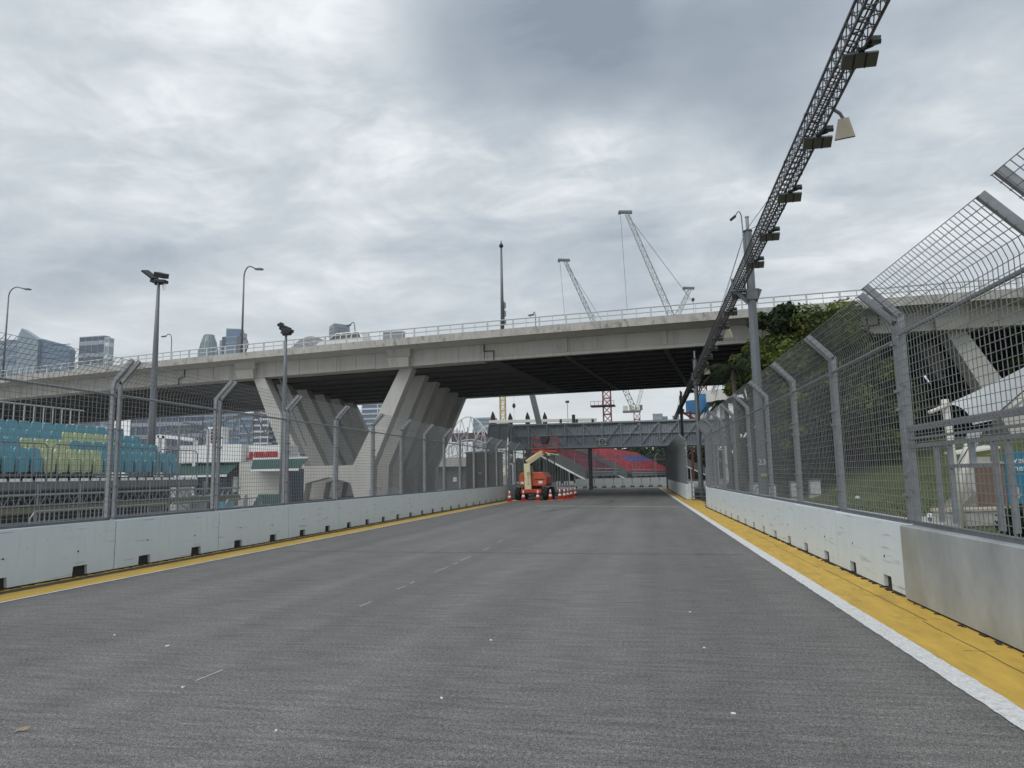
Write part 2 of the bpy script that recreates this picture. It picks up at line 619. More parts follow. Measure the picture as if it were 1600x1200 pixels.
mat('glass_dark', (0.07, 0.10, 0.15), 0.2, metal=0.2, var=0.2, vscale=0.03)
mat('glass_teal', (0.19, 0.27, 0.28), 0.25, metal=0.2, var=0.2, vscale=0.03)
mat('tower_frame', (0.30, 0.34, 0.38), 0.6, var=0.05)
mat('tower_grey', (0.27, 0.28, 0.31), 0.7, var=0.06, vscale=0.05)
mat('tower_white', (0.62, 0.64, 0.66), 0.6)
mat('crane_grey', (0.33, 0.37, 0.37), 0.6)
mat('crane_red', (0.22, 0.035, 0.035), 0.6, var=0.2)
mat('crane_green', (0.10, 0.17, 0.13), 0.6, var=0.2)
mat('crane_yellow', (0.50, 0.38, 0.12), 0.6, var=0.2)
mat('dark_rust', (0.035, 0.022, 0.02), 0.8, var=0.3)
mat('rust', (0.09, 0.022, 0.02), 0.8, var=0.3)
mat('tank_blue', (0.035, 0.16, 0.33), 0.5, var=0.2, vscale=0.3)
mat('silo_white', (0.60, 0.60, 0.56), 0.7, var=0.15, vscale=0.5, stretch=(1, 1, 0.15))
mat('membrane', (0.80, 0.82, 0.84), 0.5)
_nt = MATS['membrane'].node_tree
_tr = _nt.nodes.new('ShaderNodeBsdfTranslucent'); _tr.inputs['Color'].default_value = (0.86, 0.88, 0.90, 1)
_mx = _nt.nodes.new('ShaderNodeMixShader'); _mx.inputs[0].default_value = 0.72
_nt.links.new(_nt.nodes['Principled BSDF'].outputs[0], _mx.inputs[1]); _nt.links.new(_tr.outputs[0], _mx.inputs[2])
_nt.links.new(_mx.outputs[0], _nt.nodes['Material Output'].inputs['Surface'])
mat('cream_post', (0.62, 0.61, 0.55), 0.5, var=0.08)
mat('teal_sign', (0.015, 0.17, 0.28), 0.45, var=0.1)
mat('brick_wall', (0.16, 0.105, 0.075), 0.85, var=0.2, vscale=3)
mat('rock', (0.26, 0.25, 0.22), 0.9, var=0.4, vscale=2, bump=0.6, bscale=5)
mat('bark', (0.10, 0.085, 0.065), 0.9, var=0.3, vscale=6, bump=0.5, bscale=20)
mat('glass_van', (0.02, 0.022, 0.025), 0.2)
mat('leaf_litter', (0.34, 0.23, 0.14), 0.7, var=0.3, vscale=30)


def leaf_material(name, col, col2):
    m = bpy.data.materials.new(name)
    m.use_nodes = True
    N, L = m.node_tree.nodes, m.node_tree.links
    b = N['Principled BSDF']
    b.inputs['Roughness'].default_value = 0.6
    b.inputs['Specular IOR Level'].default_value = 0.25
    g = N.new('ShaderNodeNewGeometry')
    tc = N.new('ShaderNodeTexCoord')
    n = N.new('ShaderNodeTexNoise')
    n.inputs['Scale'].default_value = 0.9
    n.inputs['Detail'].default_value = 3
    L.new(tc.outputs['Object'], n.inputs['Vector'])
    r_ = N.new('ShaderNodeMapRange')
    r_.inputs[1].default_value, r_.inputs[2].default_value = 0.56, 0.70
    L.new(n.outputs['Fac'], r_.inputs[0])
    mx = N.new('ShaderNodeMix')
    mx.data_type = 'RGBA'
    L.new(r_.outputs[0], mx.inputs['Factor'])
    mx.inputs[6].default_value = (*col, 1)
    mx.inputs[7].default_value = (*col2, 1)
    rr = N.new('ShaderNodeMapRange')
    rr.inputs[3].default_value, rr.inputs[4].default_value = 0.35, 1.65
    L.new(g.outputs['Random Per Island'], rr.inputs[0])
    m2 = N.new('ShaderNodeMix')
    m2.data_type = 'RGBA'
    m2.blend_type = 'MULTIPLY'
    m2.inputs['Factor'].default_value = 1
    L.new(mx.outputs[2], m2.inputs[6])
    L.new(rr.outputs[0], m2.inputs[7])
    L.new(m2.outputs[2], b.inputs['Base Color'])
    tl = N.new('ShaderNodeBsdfTranslucent')
    L.new(m2.outputs[2], tl.inputs['Color'])
    ms = N.new('ShaderNodeMixShader')
    ms.inputs[0].default_value = 0.35
    L.new(b.outputs[0], ms.inputs[1])
    L.new(tl.outputs[0], ms.inputs[2])
    L.new(ms.outputs[0], N['Material Output'].inputs['Surface'])
    MATS[name] = m


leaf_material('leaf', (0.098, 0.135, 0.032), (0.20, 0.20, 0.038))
leaf_material('leaf_dark', (0.026, 0.042, 0.014), (0.055, 0.072, 0.022))  # dark foliage, lowered further to deepen the shade under the viaduct
leaf_material('palm_leaf', (0.030, 0.045, 0.018), (0.05, 0.065, 0.028))

# ------------------------------------------------------------------ ground, track and markings
def sheet(name, pts, z, mat_, parent=None, kind='structure'):
    """flat sheet; pts is a list of (xl, xr, y) rows"""
    mb = MB()
    for (a, b) in zip(pts[:-1], pts[1:]):
        mb.quad((a[0], a[2], z), (a[1], a[2], z), (b[1], b[2], z), (b[0], b[2], z))
    o = mb.build(name, mat_, parent)
    if parent is None: o['kind'] = kind
    return o


def wall_x(y):                       # track-side face of the right-hand wall
    return 3.27 - 0.033 * (y - 8)


mb = MB()
mb.quad((-5000, -300, -0.03), (5000, -300, -0.03), (5000, 7000, -0.03), (-5000, 7000, -0.03))
mb.build('ground', M['ground'])['kind'] = 'structure'
track_rows = [(-10.9, 4.2, -14), (-10.9, 3.7, 10), (-10.9, 2.8, 42), (-11, 2.4, 58), (-14, 8, 72), (-22, 30, 84), (-30, 60, 112)]
sheet('race_track', track_rows, 0.0, M['asphalt'])
sheet('plaza', [(-120, -10.9, -20), (-120, -10.9, 58), (-120, -14, 72), (-120, -22, 84), (-120, -22, 112)], -0.012, M['paving'])


def lx(y): return 2.63 - 0.0285 * y + 0.00003 * y * y       # inner edge of the white line, right side


def wobble(seed):
    r_ = random.Random(seed)
    ph = [(r_.uniform(2, 30), r_.uniform(0, 6.28), r_.uniform(.2, 1)) for _ in range(9)]
    return lambda y, amp: amp * sum(a_ * math.sin(f * y + p) for f, p, a_ in ph) / 2.2 + random.uniform(-.35, .35) * amp


w1, w2, w3, w4, w5, w6 = (wobble(i) for i in range(6))
ys = [-8 + .07 * i for i in range(700)] + [42 + 2 * i for i in range(22)]
sheet('yellow_border', [(lx(y) + 0.002 + w1(y, .004), wall_x(y) + (0.3 if y < 42 else 0.5), y) for y in ys], 0.004, M['yellow_paint'])
sheet('white_edge_line', [(lx(y) - 0.215 + w2(y, .006), lx(y) + w3(y, .005), y) for y in ys], 0.008, M['white_paint'])
ysl = [-6 + .09 * i for i in range(622)]
sheet('white_line', [(-9.40 + w4(y, .006), -9.335 + w5(y, .006), y) for y in ysl], 0.008, M['white_paint'])
sheet('yellow_line', [(-10.03 + w6(y, .010), -9.43 + w4(y, .006), y) for y in ysl], 0.004, M['yellow_paint'])
sheet('gutter_strip', [(-10.30, -10.02, y) for y in ysl[::20]], 0.002, M['gutter'])  # laid flat; its dark colour paints the shadow of a sunken channel
sheet('yellow_border', [(-10.52, -10.30 + w1(y, .012), y) for y in ysl], 0.005, M['yellow_paint'])
# joints and cracks in the painted border plates
mb = MB()
for y0, y1, off in ((5, 9, 0.47), (9, 13.5, 0.52), (13.5, 17.5, 0.46), (17.6, 22, 0.5)):
    n = 14
    for i in range(n):
        a, b = y0 + (y1 - y0) * i / n, y0 + (y1 - y0) * (i + 1) / n
        xa = lx(a) + off + random.uniform(-.008, .008)
        xb = lx(b) + off + random.uniform(-.008, .008)
        mb.quad((xa, a, .0075), (xa + .008, a, .0075), (xb + .008, b, .0075), (xb, b, .0075))
for y in (6.1, 7.6, 9.15, 10.7, 12.2, 13.8, 15.3, 16.9, 18.4, 20, 21.5):
    w = random.uniform(.25, .55)
    x0 = lx(y) + random.uniform(0.25, .4)
    sl = random.uniform(-.12, .12)
    mb.quad((x0, y, .0085), (x0, y + .008, .0085), (x0 + w, y + sl + .006, .0085), (x0 + w, y + sl, .0085))
mb.build('pavement_joint', M['dirt'])['kind'] = 'structure'
# transverse white line, surfacing joint, remains of a lane line, rubber marks
mb = MB()
mb.quad((-6.6, 39.55, .004), (1.0, 36.95, .004), (1.0, 37.15, .004), (-6.6, 39.75, .004))
mb.build('faded_line', M['faded_paint'])['kind'] = 'structure'
mb = MB()
pr = None
for i in range(31):
    x = -9.0 + i * 0.355
    y = 15.95 - 0.03 * (x + 9) + random.uniform(-.02, .02)
    if pr: mb.quad((pr[0], pr[1], .003), (x, y, .003), (x, y + .03, .003), (pr[0], pr[1] + .03, .003))
    pr = (x, y)
mb.build('surfacing_joint', M['rubber_mark'])['kind'] = 'structure'
mb = MB()
for (px0, py0, px1, py1) in ((306, 1064, 348, 1047), (562, 948, 581, 940), (620, 921, 634, 916), (641, 912, 647, 909), (678, 894, 700, 886),
                             (708, 882, 716, 879), (720, 876, 736, 869), (755, 860, 764, 856), (778, 848, 784, 845)):
    def gz(px, py):
        d = direction(px, py)
        return Vector((0, 0, CAM_H)) + d * (-CAM_H / d.z)
    a, b = gz(px0, py0), gz(px1, py1)
    w = 0.008
    mb.quad((a.x - w, a.y, .004), (a.x + w, a.y, .004), (b.x + w, b.y, .004), (b.x - w, b.y, .004))
mb.build('lane_paint_remains', M['faded_paint'])['kind'] = 'structure'


def arc_mark(pts, w, name='tyre_mark'):
    mb = MB()
    pts = [Vector((*p, 0.0045)) for p in pts]
    for a, b in zip(pts[:-1], pts[1:]):
        d = (b - a).normalized()
        s = Vector((-d.y, d.x, 0)) * w / 2
        mb.quad(a - s, a + s, b + s, b - s)
    mb.build(name, M['rubber_mark'])['kind'] = 'structure'


arc_mark([(-4.6 + 1.9 * math.cos(R(a)) * 1.0, 44.0 + 4.2 * math.sin(R(a))) for a in range(-70, 65, 8)], 0.10)
arc_mark([(-5.3 + 0.09 * i, 33.0 + 0.55 * i - 0.012 * i * i) for i in range(16)], 0.09)
arc_mark([(-5.05 + 0.1 * i, 33.0 + 0.52 * i - 0.012 * i * i) for i in range(12)], 0.07)

# litter on the asphalt
lf = MB()
lf.add([(0, 0, 0.002), (.03, .012, .010), (.066, .008, .004), (.095, .035, .024), (.045, .040, .018), (.012, .028, .009)], [(0, 1, 5), (1, 4, 5), (1, 2, 4), (2, 3, 4)])
p = gz(20, 1146)
tag(lf.build('dry_leaf', M['leaf_litter'], loc=(p.x, p.y, 0.004), rz=0.5), 'curled brown dry leaf lying on the asphalt near the camera', 'leaf')
for i, (px, py, s, lab) in enumerate(((286, 1075, .04, 'white scrap beside the longest paint dash on the asphalt'), (690, 1092, .035, 'small white scrap alone at the middle of the near asphalt'),
                             (431, 1143, .03, 'white scrap nearest the bottom edge, between the leaf and mid track'), (767, 1001, .035, 'white scrap in mid track, right of the thin paint dashes'),
                             (1146, 1116, .04, 'white scrap on the near asphalt closest to the white edge line'), (1078, 957, .035, 'white scrap far up the right half of the asphalt'),
                             (1100, 1013, .03, 'white scrap between two others on the right half of the asphalt'), (262, 1010, .045, 'torn pale paper scrap left of the paint dashes'),
                             (179, 993, .04, 'pale scrap on the left asphalt nearest the yellow line'))):
    p = gz(px, py)
    s *= .62
    mb = MB()
    ang = [random.uniform(.6, 1) for _ in range(6)]
    mb.prism([(s * ang[k] * math.cos(k * math.pi / 3), .6 * s * ang[k] * math.sin(k * math.pi / 3)) for k in range(6)], lambda x, y: (x, y, 0), lambda x, y: (x * .8, y * .8, .008))
    tag(mb.build('paper_scrap', M['white'], loc=(p.x, p.y, .004), rz=random.uniform(0, 3)), lab, 'scrap', 'white scraps littering the track')

# ------------------------------------------------------------------ concrete wall blocks
BL = 3.2                       # block length
BH = 0.97


def barrier_meshes(mat_, notches=True):
    prof = [(0.012, 0.03)]
    if notches:
        for c in (0.25, 0.75):
            a, b = BL * c - 0.17, BL * c + 0.17
            prof += [(a, 0.03), (a + .015, 0.20), (b - .015, 0.20), (b, 0.03)]
    prof += [(BL - .012, 0.03), (BL - .012, BH - .02), (BL - .03, BH), (0.03, BH), (0.012, BH - .02)]
    mb = MB()
    mb.prism(prof, lambda y, z: (0.0 if z < BH - .001 else .015, y, z), lambda y, z: (0.5, y, z))
    body = mb.mesh('block', mat_)
    mb = MB()
    for (y, z) in ((BL * .27, .46), (BL * .73, .50)):
        mb.lathe([(.017, -.004), (.017, .003)], 8, (0, y, z), 'X')
    hole = mb.mesh('anchor_hole', M['dark_hole'])
    mb = MB()
    if notches:
        for c in (.25, .75):
            mb.span((.06, BL * c - .20, .002), (.45, BL * c + .20, .21))  # dark blocks closing the notches
    for i in range(40):                # grit swept against the foot of the block
        y = random.uniform(0, BL)
        s = random.uniform(.01, .035)
        mb.box((-.01 + random.uniform(-.02, .01), y, s * .3), (s * 1.2, s * 2.4, s * .8), random.uniform(0, 3))
    mb.span((.02, .01, .002), (.45, BL - .01, .03))  # dark strip closing the gap under the block
    dirt = mb.mesh('grit_and_fill', M['dirt'])
    return body, hole, dirt


BAR_WHITE = barrier_meshes(M['barrier'])
BAR_GREY = barrier_meshes(M['barrier_grey'], False)


def barrier(x, y, length, rz, label, group, meshes=BAR_WHITE):
    t = thing('barrier_block', label, 'barrier', (x, y, 0), rz, group)
    s = length / BL
    place('block', meshes[0], t, scale=(1, s, 1))
    if meshes is BAR_WHITE:
        place('anchor_hole', meshes[1], t, scale=(1, s, 1))
    place('grit_and_fill', meshes[2], t, scale=(1, s, 1))['kind'] = 'stuff'
    return t


# ------------------------------------------------------------------ debris fence modules
KNEE, TIP_Z, OVER = 3.70, 4.09, 0.39


def fence_meshes(L, lower=0.98):
    """parts of one fence module along +Y from 0 to L, bending over to -X at the top"""
    def post(y):
        mb = MB()
        w = .052
        mb.bar((0.04, y, lower - .02), (0.04, y, KNEE + .02), w, .08, (1, 0, 0))
        mb.bar((0.045, y, KNEE - .02), (0.045 - OVER - .03, y, TIP_Z + .03), w, .085, (1, 0, 1))
        for z in (1.35, 1.62, 2.5, 2.75, 3.4):
            mb.box((0.0, y, z), (.05, w + .05, .035))
        return mb.mesh('post', M['galv'])
    mbw = MB()
    r = .0048
    off = -.024
    sl = OVER / (TIP_Z - KNEE)

    def wire(p0, p1):
        p0, p1 = Vector(p0), Vector(p1)
        d = (p1 - p0).normalized()
        s = d.orthogonal().normalized() * r
        u = d.cross(s)
        b = len(mbw.v)
        mbw.v += [tuple(p + q) for p in (p0, p1) for q in (s, u, -s, -u)]
        for k in range(4):
            mbw.f.append((b + k, b + (k + 1) % 4, b + 4 + (k + 1) % 4, b + 4 + k))
    n = int(round((L - .04) / .1))
    for i in range(n + 1):
        y = .02 + i * (L - .04) / n
        jit = random.uniform(-.004, .004)
        wire((off, y, lower + .03), (off + jit, y, 2.4))
        wire((off + jit, y, 2.4), (off, y, KNEE - .10))
        wire((off, y, KNEE - .10), (off - .045, y, KNEE + .02))
        wire((off - .045, y, KNEE + .02), (off - OVER, y, TIP_Z))
    z = lower + .05
    while z < KNEE - .12:
        wire((off - .005, 0, z), (off - .005, L, z))
        z += .1
    for i in range(6):
        t = i / 5
        wire((off - .04 - (OVER - .04) * t, 0, KNEE + .02 + (TIP_Z - KNEE - .02) * t), (off - .04 - (OVER - .04) * t, L, KNEE + .02 + (TIP_Z - KNEE - .02) * t))
    wires = mbw.mesh('wire_mesh', M['wire'])
    mb = MB()
    mb.tube([(.0, .04, 3.43), (.0, L - .04, 3.43)], .026, 6)
    rail = mb.mesh('top_rail', M['galv'])
    mb = MB()
    mb.bar((.03, .03, lower + .012), (.03, L - .03, lower + .012), .10, .05)
    foot = mb.mesh('bottom_rail', M['galv_dark'])
    return post(.06), post(L - .06), wires, rail, foot


FENCE_CACHE = {}


def fence(x, y, L, rz, label, group, mesh_len=3.14, lift=0.0):
    """module standing on the wall; rz = 0 leans to -X, rz = 180 deg leans to +X"""
    key = (mesh_len, lift)
    if key not in FENCE_CACHE:
        FENCE_CACHE[key] = fence_meshes(mesh_len, .98 - lift)
    me = FENCE_CACHE[key]
    t = thing('debris_fence', label, 'fence', (x, y, lift), rz, group)
    s = L / mesh_len
    for nm, m_ in zip(('post', 'post', 'wire_mesh', 'top_rail', 'bottom_rail'), me):
        o = place(nm, m_, t, scale=(1, s, 1))
        if nm == 'wire_mesh': o['kind'] = 'stuff'
    return t


# left-hand wall: joints measured along the track
LJ = [2.4, 5.75, 9.05, 12.42, 15.82, 19.2, 22.55, 25.75, 28.9, 32.05, 35.15, 38.2, 41.3, 44.4, 47.5, 50.6, 53.7, 56.8, 59.9, 63.0, 66.1, 69.2]


def lwx(y): return -10.42 if y < 48 else -10.42 + 0.0021 * (y - 48) ** 2


for i in range(len(LJ) - 1):
    y0, y1 = LJ[i], LJ[i + 1]
    x0, x1 = lwx(y0), lwx(y1)
    L = math.hypot(x1 - x0, y1 - y0)
    a = math.atan2(x1 - x0, y1 - y0)
    # rotated half a turn so that the local +X points away from the track
    seen = i - 1
    o = ORD[max(0, seen)]
    barrier(x1, y1, L, math.pi - a, 'pale grey concrete wall block, %s from the near end of the left wall' % o if i else 'pale grey concrete wall block at the extreme near end of left wall', 'concrete wall blocks along the track')
    fence(x1 - .10, y1 - .03, L - .06, math.pi - a, 'wire debris fence panel, %s from the near end above the left wall' % o if i else 'wire debris fence panel at extreme near end above the left wall', 'wire debris fence panels beside the track')

# right-hand wall
RJ = [10.44 + 3.235 * k for k in range(9)]
for k in range(8):
    y0, y1 = RJ[k], RJ[k + 1]
    x0, x1 = wall_x(y0), wall_x(y1)
    a = math.atan2(x1 - x0, y1 - y0)
    L = math.hypot(x1 - x0, y1 - y0)
    barrier(x0, y0, L, -a, 'white concrete wall block, %s beyond the bare grey block on the right' % ORD[k], 'concrete wall blocks along the track')
    fence(x0 + .09, y0 + .03, L - .06, -a, 'wire debris fence panel standing on the %s white block of the right wall' % ORD[k], 'wire debris fence panels beside the track', 3.16)
# last two blocks curve away from the track
x0, y0, a = wall_x(RJ[8]), RJ[8], 0.0
for k, a in enumerate((0.07, 0.22)):
    barrier(x0, y0, 2.6, -a, ('white wall block starting the outward bend of the right wall', 'white wall block at the far, bent away end of the right wall')[k], 'concrete wall blocks along the track')
    fence(x0 + .09, y0 + .03, 2.54, -a, ('wire debris fence panel at the start of the right wall bend', 'wire debris fence panel at the far bent end of the right wall')[k], 'wire debris fence panels beside the track', 3.16)
    x0, y0 = x0 + 2.6 * math.sin(a), y0 + 2.6 * math.cos(a)
# bare grey block nearest to the camera, two modules
t_y = [3.7, 6.85, 10.41]
for k in range(2):
    y0, y1 = t_y[k], t_y[k + 1]
    a = math.atan2(wall_x(y1) - wall_x(y0), y1 - y0)
    L = y1 - y0
    if k == 1:
        barrier(wall_x(y0) + .01, y0 - 2.4, L + 2.4, -a, 'bare grey metal faced wall block nearest the camera on the right', 'concrete wall blocks along the track', BAR_GREY)
fence(wall_x(3.7) + .09, 3.45, 3.25, 0.033, 'wire debris fence panel nearest the camera, cut by the right picture edge', 'wire debris fence panels beside the track', 3.16, .14)

# module with a photographers' opening, framed in flat steel
t = thing('debris_fence', 'wire debris fence panel with a steel framed camera opening above grey block', 'fence', (wall_x(6.95) + .09, 6.95, .06), 0.033, 'wire debris fence panels beside the track')
L = 3.42
p1, p2, wires, rail, foot = fence_meshes(L, .92)
# the mesh of this module stops at the opening between y 0.9..1.9, z 1.70..1.97
keep, cut = MB(), (1.2, 2.2, 1.68, 1.86)
vs = [v.co.copy() for v in wires.vertices]
for i in range(0, len(vs), 8):
    a, b = vs[i:i + 4], vs[i + 4:i + 8]
    ca, cb = sum(a, Vector()) / 4, sum(b, Vector()) / 4
    segs = [(a, b)]
    inside_y = cut[0] < ca.y < cut[1]
    if abs(ca.y - cb.y) < .01 and inside_y and ca.z < cut[2] and cb.z > cut[3]:      # upright through the opening
        def lerp(z):
            f = (z - ca.z) / (cb.z - ca.z)
            return [p + (q - p) * f for p, q in zip(a, b)]
        segs = [(a, lerp(cut[2])), (lerp(cut[3]), b)]
    elif abs(ca.z - cb.z) < .01 and cut[2] < ca.z < cut[3]:
        def lerpy(y):
            f = (y - ca.y) / (cb.y - ca.y)
            return [p + (q - p) * f for p, q in zip(a, b)]
        segs = [(a, lerpy(cut[0])), (lerpy(cut[1]), b)]
    for (q0, q1) in segs:
        keep.add(q0 + q1, [(k, (k + 1) % 4, 4 + (k + 1) % 4, 4 + k) for k in range(4)])
wm = keep.mesh('wire_mesh', M['wire'])
place('post', p1, t); place('post', p2, t); place('top_rail', rail, t); place('bottom_rail', foot, t)
place('wire_mesh', wm, t)['kind'] = 'stuff'
for (z, h, x) in ((2.16, .075, .03), (2.03, .03, .05), (1.93, .05, .035)):
    mb = MB(); mb.bar((x, .05, z), (x, L - .05, z), .05, h)
    mb.build('cross_rail', M['galv'], t)
for y in (2.60, 2.22, 1.18, .90):
    mb = MB(); mb.bar((.04, y, 1.0), (.04, y, 1.92), .055, .05, (1, 0, 0))
    mb.build('frame_stud', M['galv'], t)
mb = MB(); mb.bar((.035, 1.2, 1.66), (.035, 2.21, 1.66), .04, .045)
mb.build('sill_bar', M['galv'], t)
mb = MB(); mb.bar((.04, 1.67, 1.66), (.04, 1.67, 1.92), .055, .05, (1, 0, 0))
mb.build('frame_stud', M['galv'], t)

# second wall on the right, beyond the gap
y = 46.4
x = 1.80
k = 0
while y < 79:
    a = -0.0185
    x1, y1 = x + 3.2 * math.sin(a), y + 3.2 * math.cos(a)
    barrier(x, y, 3.2, -a, 'grey wall block, %s of the second right wall beyond the gap' % ORD[k], 'concrete wall blocks along the track')
    fence(x + .09, y + .03, 3.14, -a, 'wire debris fence panel, %s above the second right wall' % ORD[k], 'wire debris fence panels beside the track', 3.16)
    x, y, k = x1, y1, k + 1

# steel steps in the gap
st = thing('access_steps', 'small dark steel steps with handrails in the gap of the right wall', 'steps', (2.55, 45.2, 0))
for k, z in enumerate((.25, .5, .75)):
    mb = MB(); mb.box((.02, .28 * k, z), (.86, .26, .035)); mb.build('tread', M['galv_dark'], st)
for sx in (-.43, .47):
    mb = MB()
    mb.bar((sx, -.15, 0), (sx, .8, .85), .04, .12)
    mb.build('stringer', M['galv_dark'], st)
    mb = MB()
    mb.tube([(sx, -.12, 0), (sx, -.12, 1.1), (sx, .85, 1.95), (sx, .85, .0)], .024, 6)
    mb.build('handrail', M['galv'], st)

# hoardings and fence closing the far end of the straight
p0, p1 = Vector((-9.6, 86.5, 0)), Vector((2.6, 93.5, 0))
n = 11
for k in range(n):
    a, b = p0.lerp(p1, k / n), p0.lerp(p1, (k + 1) / n)
    d = (b - a)
    rz = math.atan2(d.y, d.x)
    h = thing('hoarding', 'pale hoarding panel on feet at far track end, %s from the left' % ORD[k], 'hoarding', a, rz, 'hoarding panels closing the far end')
    mb = MB(); mb.span((.06, -.04, .12), (d.length - .06, .04, 1.15)); mb.build('board', M['barrier_side'], h)
    for fx in (.15, d.length - .15):
        mb = MB(); mb.prism([(-.28, 0), (.28, 0), (0, .34)], lambda u, z, f=fx: (f - .04, u, z), lambda u, z, f=fx: (f + .04, u, z)); mb.build('foot', M['dirt'], h)
n = 5
for k in range(n):
    a, b = p0.lerp(p1, k / n), p0.lerp(p1, (k + 1) / n)
    d = b - a
    fence(b.x - .2, b.y + 1.0, d.length - .05, math.atan2(d.y, d.x) + R(90), 'wire debris fence panel behind the far hoardings, %s from the left' % ORD[k], 'wire debris fence panels beside the track', 3.16)

# ------------------------------------------------------------------ road viaduct across the track
DECK = 11.9


def yf(x):
    return 46.92 - 0.1075 * x + 0.00093 * x * x


def B(x, v, z):
    """x along the viaduct, v metres back from its near edge"""
    return Vector((x + 0.11 * v, yf(x) + v, z))


XS = [-150 + 5 * i for i in range(51)]
via = thing('viaduct', 'wide beige concrete road viaduct crossing over the track on V shaped piers', 'bridge', (0, 0, 0))


def ribbon(prof, xs):
    mb = MB()
    n = len(prof)
    for x in xs:
        mb.v += [tuple(B(x, v, z)) for v, z in prof]
    for i in range(len(xs) - 1):
        for k in range(n):
            a, b = i * n + k, i * n + (k + 1) % n
            mb.f.append((a, b, b + n, a + n))
    mb.f.append(tuple(range(n)))
    mb.f.append(tuple((len(xs) - 1) * n + k for k in range(n)))
    return mb


W = 25.8
xs_l = [x for x in XS if x < -12] + [-12.05]
xs_m = [-12.0 + 23.4 * i / 8 for i in range(9)]
xs_r = [11.45] + [x for x in XS if x > 11.5]
ribbon([(0.1, 11.46), (1.2, 11.18), (W - 1.2, 11.18), (W - .1, 11.46), (W - .1, 11.56), (.1, 11.56)], XS).build('deck_slab', M['concrete'], via)
ribbon([(0.0, 11.36), (0.28, 11.36), (0.28, DECK), (0.0, DECK)], XS).build('parapet', M['parapet'], via)
ribbon([(W, 11.36), (W - .28, 11.36), (W - .28, DECK), (W, DECK)], XS).build('parapet', M['parapet'], via)
ribbon([(.3, 11.565), (W - .3, 11.565), (W - .3, 11.60), (.3, 11.60)], XS).build('road_surface', M['far_road'], via)
# near face: suspended span with flange, cantilever arms left and right
ribbon([(1.35, 9.96), (1.75, 9.96), (1.75, 10.17), (1.62, 10.22), (1.62, 11.2), (1.45, 11.2), (1.45, 10.22), (1.35, 10.17)], xs_m).build('edge_girder', M['concrete'], via)
for xs in (xs_l, xs_r):
    ribbon([(1.40, 9.98), (2.6, 9.98), (2.6, 11.2), (1.40, 11.2)], xs).build('edge_girder', M['concrete'], via)
for x in (-6.05, 0.75, 7.6):
    mb = MB(); mb.hexa([B(x - .17, 1.33, 10.2), B(x + .17, 1.33, 10.2), B(x + .17, 1.47, 10.2), B(x - .17, 1.47, 10.2), B(x - .17, 1.33, 11.3), B(x + .17, 1.33, 11.3), B(x + .17, 1.47, 11.19), B(x - .17, 1.47, 11.19)])
    mb.build('stiffener', M['concrete'], via)
# fascia panels of the cantilever arms
x = -12.25
while x > -72:
    x1 = x - 1.72
    if not (-34.5 < x and x1 < -30.6) and not (-20.6 < x and x1 < -16.5):
        mb = MB(); mb.hexa([B(x1 + .02, 1.36, 10.0), B(x - .02, 1.36, 10.0), B(x - .02, 1.41, 10.0), B(x1 + .02, 1.41, 10.0), B(x1 + .02, 1.36, 11.17), B(x - .02, 1.36, 11.17), B(x - .02, 1.41, 11.17), B(x1 + .02, 1.41, 11.17)])
        mb.build('fascia_panel', M['concrete'], via)
    x = x1
x = 11.6
while x < 34:
    mb = MB(); mb.hexa([B(x + .02, 1.36, 10.0), B(x + 1.7, 1.36, 10.0), B(x + 1.7, 1.41, 10.0), B(x + .02, 1.41, 10.0), B(x + .02, 1.36, 11.17), B(x + 1.7, 1.36, 11.17), B(x + 1.7, 1.41, 11.17), B(x + .02, 1.41, 11.17)])
    mb.build('fascia_panel', M['concrete'], via)
    x += 1.72
# battered blocks over the pier legs
for xc in (-32.75, -18.7, 17.6, 31.5):
    mb = MB()
    for s0, s1, z0, z1 in ((0.78, .90, 9.92, 10.62), (.905, 1.02, 10.65, 11.32)):
        mb.hexa([B(xc - s0, 1.05, z0), B(xc + s0, 1.05, z0), B(xc + s0, 1.45, z0), B(xc - s0, 1.45, z0), B(xc - s1, .80, z1), B(xc + s1, .80, z1), B(xc + s1, 1.45, z1), B(xc - s1, 1.45, z1)])
    mb.build('corbel_block', M['concrete'], via)
# longitudinal beams under the deck
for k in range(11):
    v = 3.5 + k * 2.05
    ribbon([(v - .42, 9.98), (v + .42, 9.98), (v + .42, 10.16), (v + .13, 10.3), (v + .13, 11.19), (v - .13, 11.19), (v - .13, 10.3), (v - .42, 10.16)], xs_m).build('deck_beam', M['beam_shaded'], via)
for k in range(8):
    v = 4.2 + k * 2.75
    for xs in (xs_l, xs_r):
        ribbon([(v - .95, 9.99), (v + .95, 9.99), (v + .95, 11.19), (v - .95, 11.19)], xs).build('box_beam', M['concrete_shaded'], via)
ribbon([(W - 2.6, 9.98), (W - 1.4, 9.98), (W - 1.4, 11.2), (W - 2.6, 11.2)], xs_l).build('edge_girder', M['concrete'], via)
ribbon([(W - 2.6, 9.98), (W - 1.4, 9.98), (W - 1.4, 11.2), (W - 2.6, 11.2)], xs_r).build('edge_girder', M['concrete'], via)
ribbon([(W - 1.75, 9.98), (W - 1.4, 9.98), (W - 1.4, 11.2), (W - 1.75, 11.2)], xs_m).build('edge_girder', M['concrete'], via)
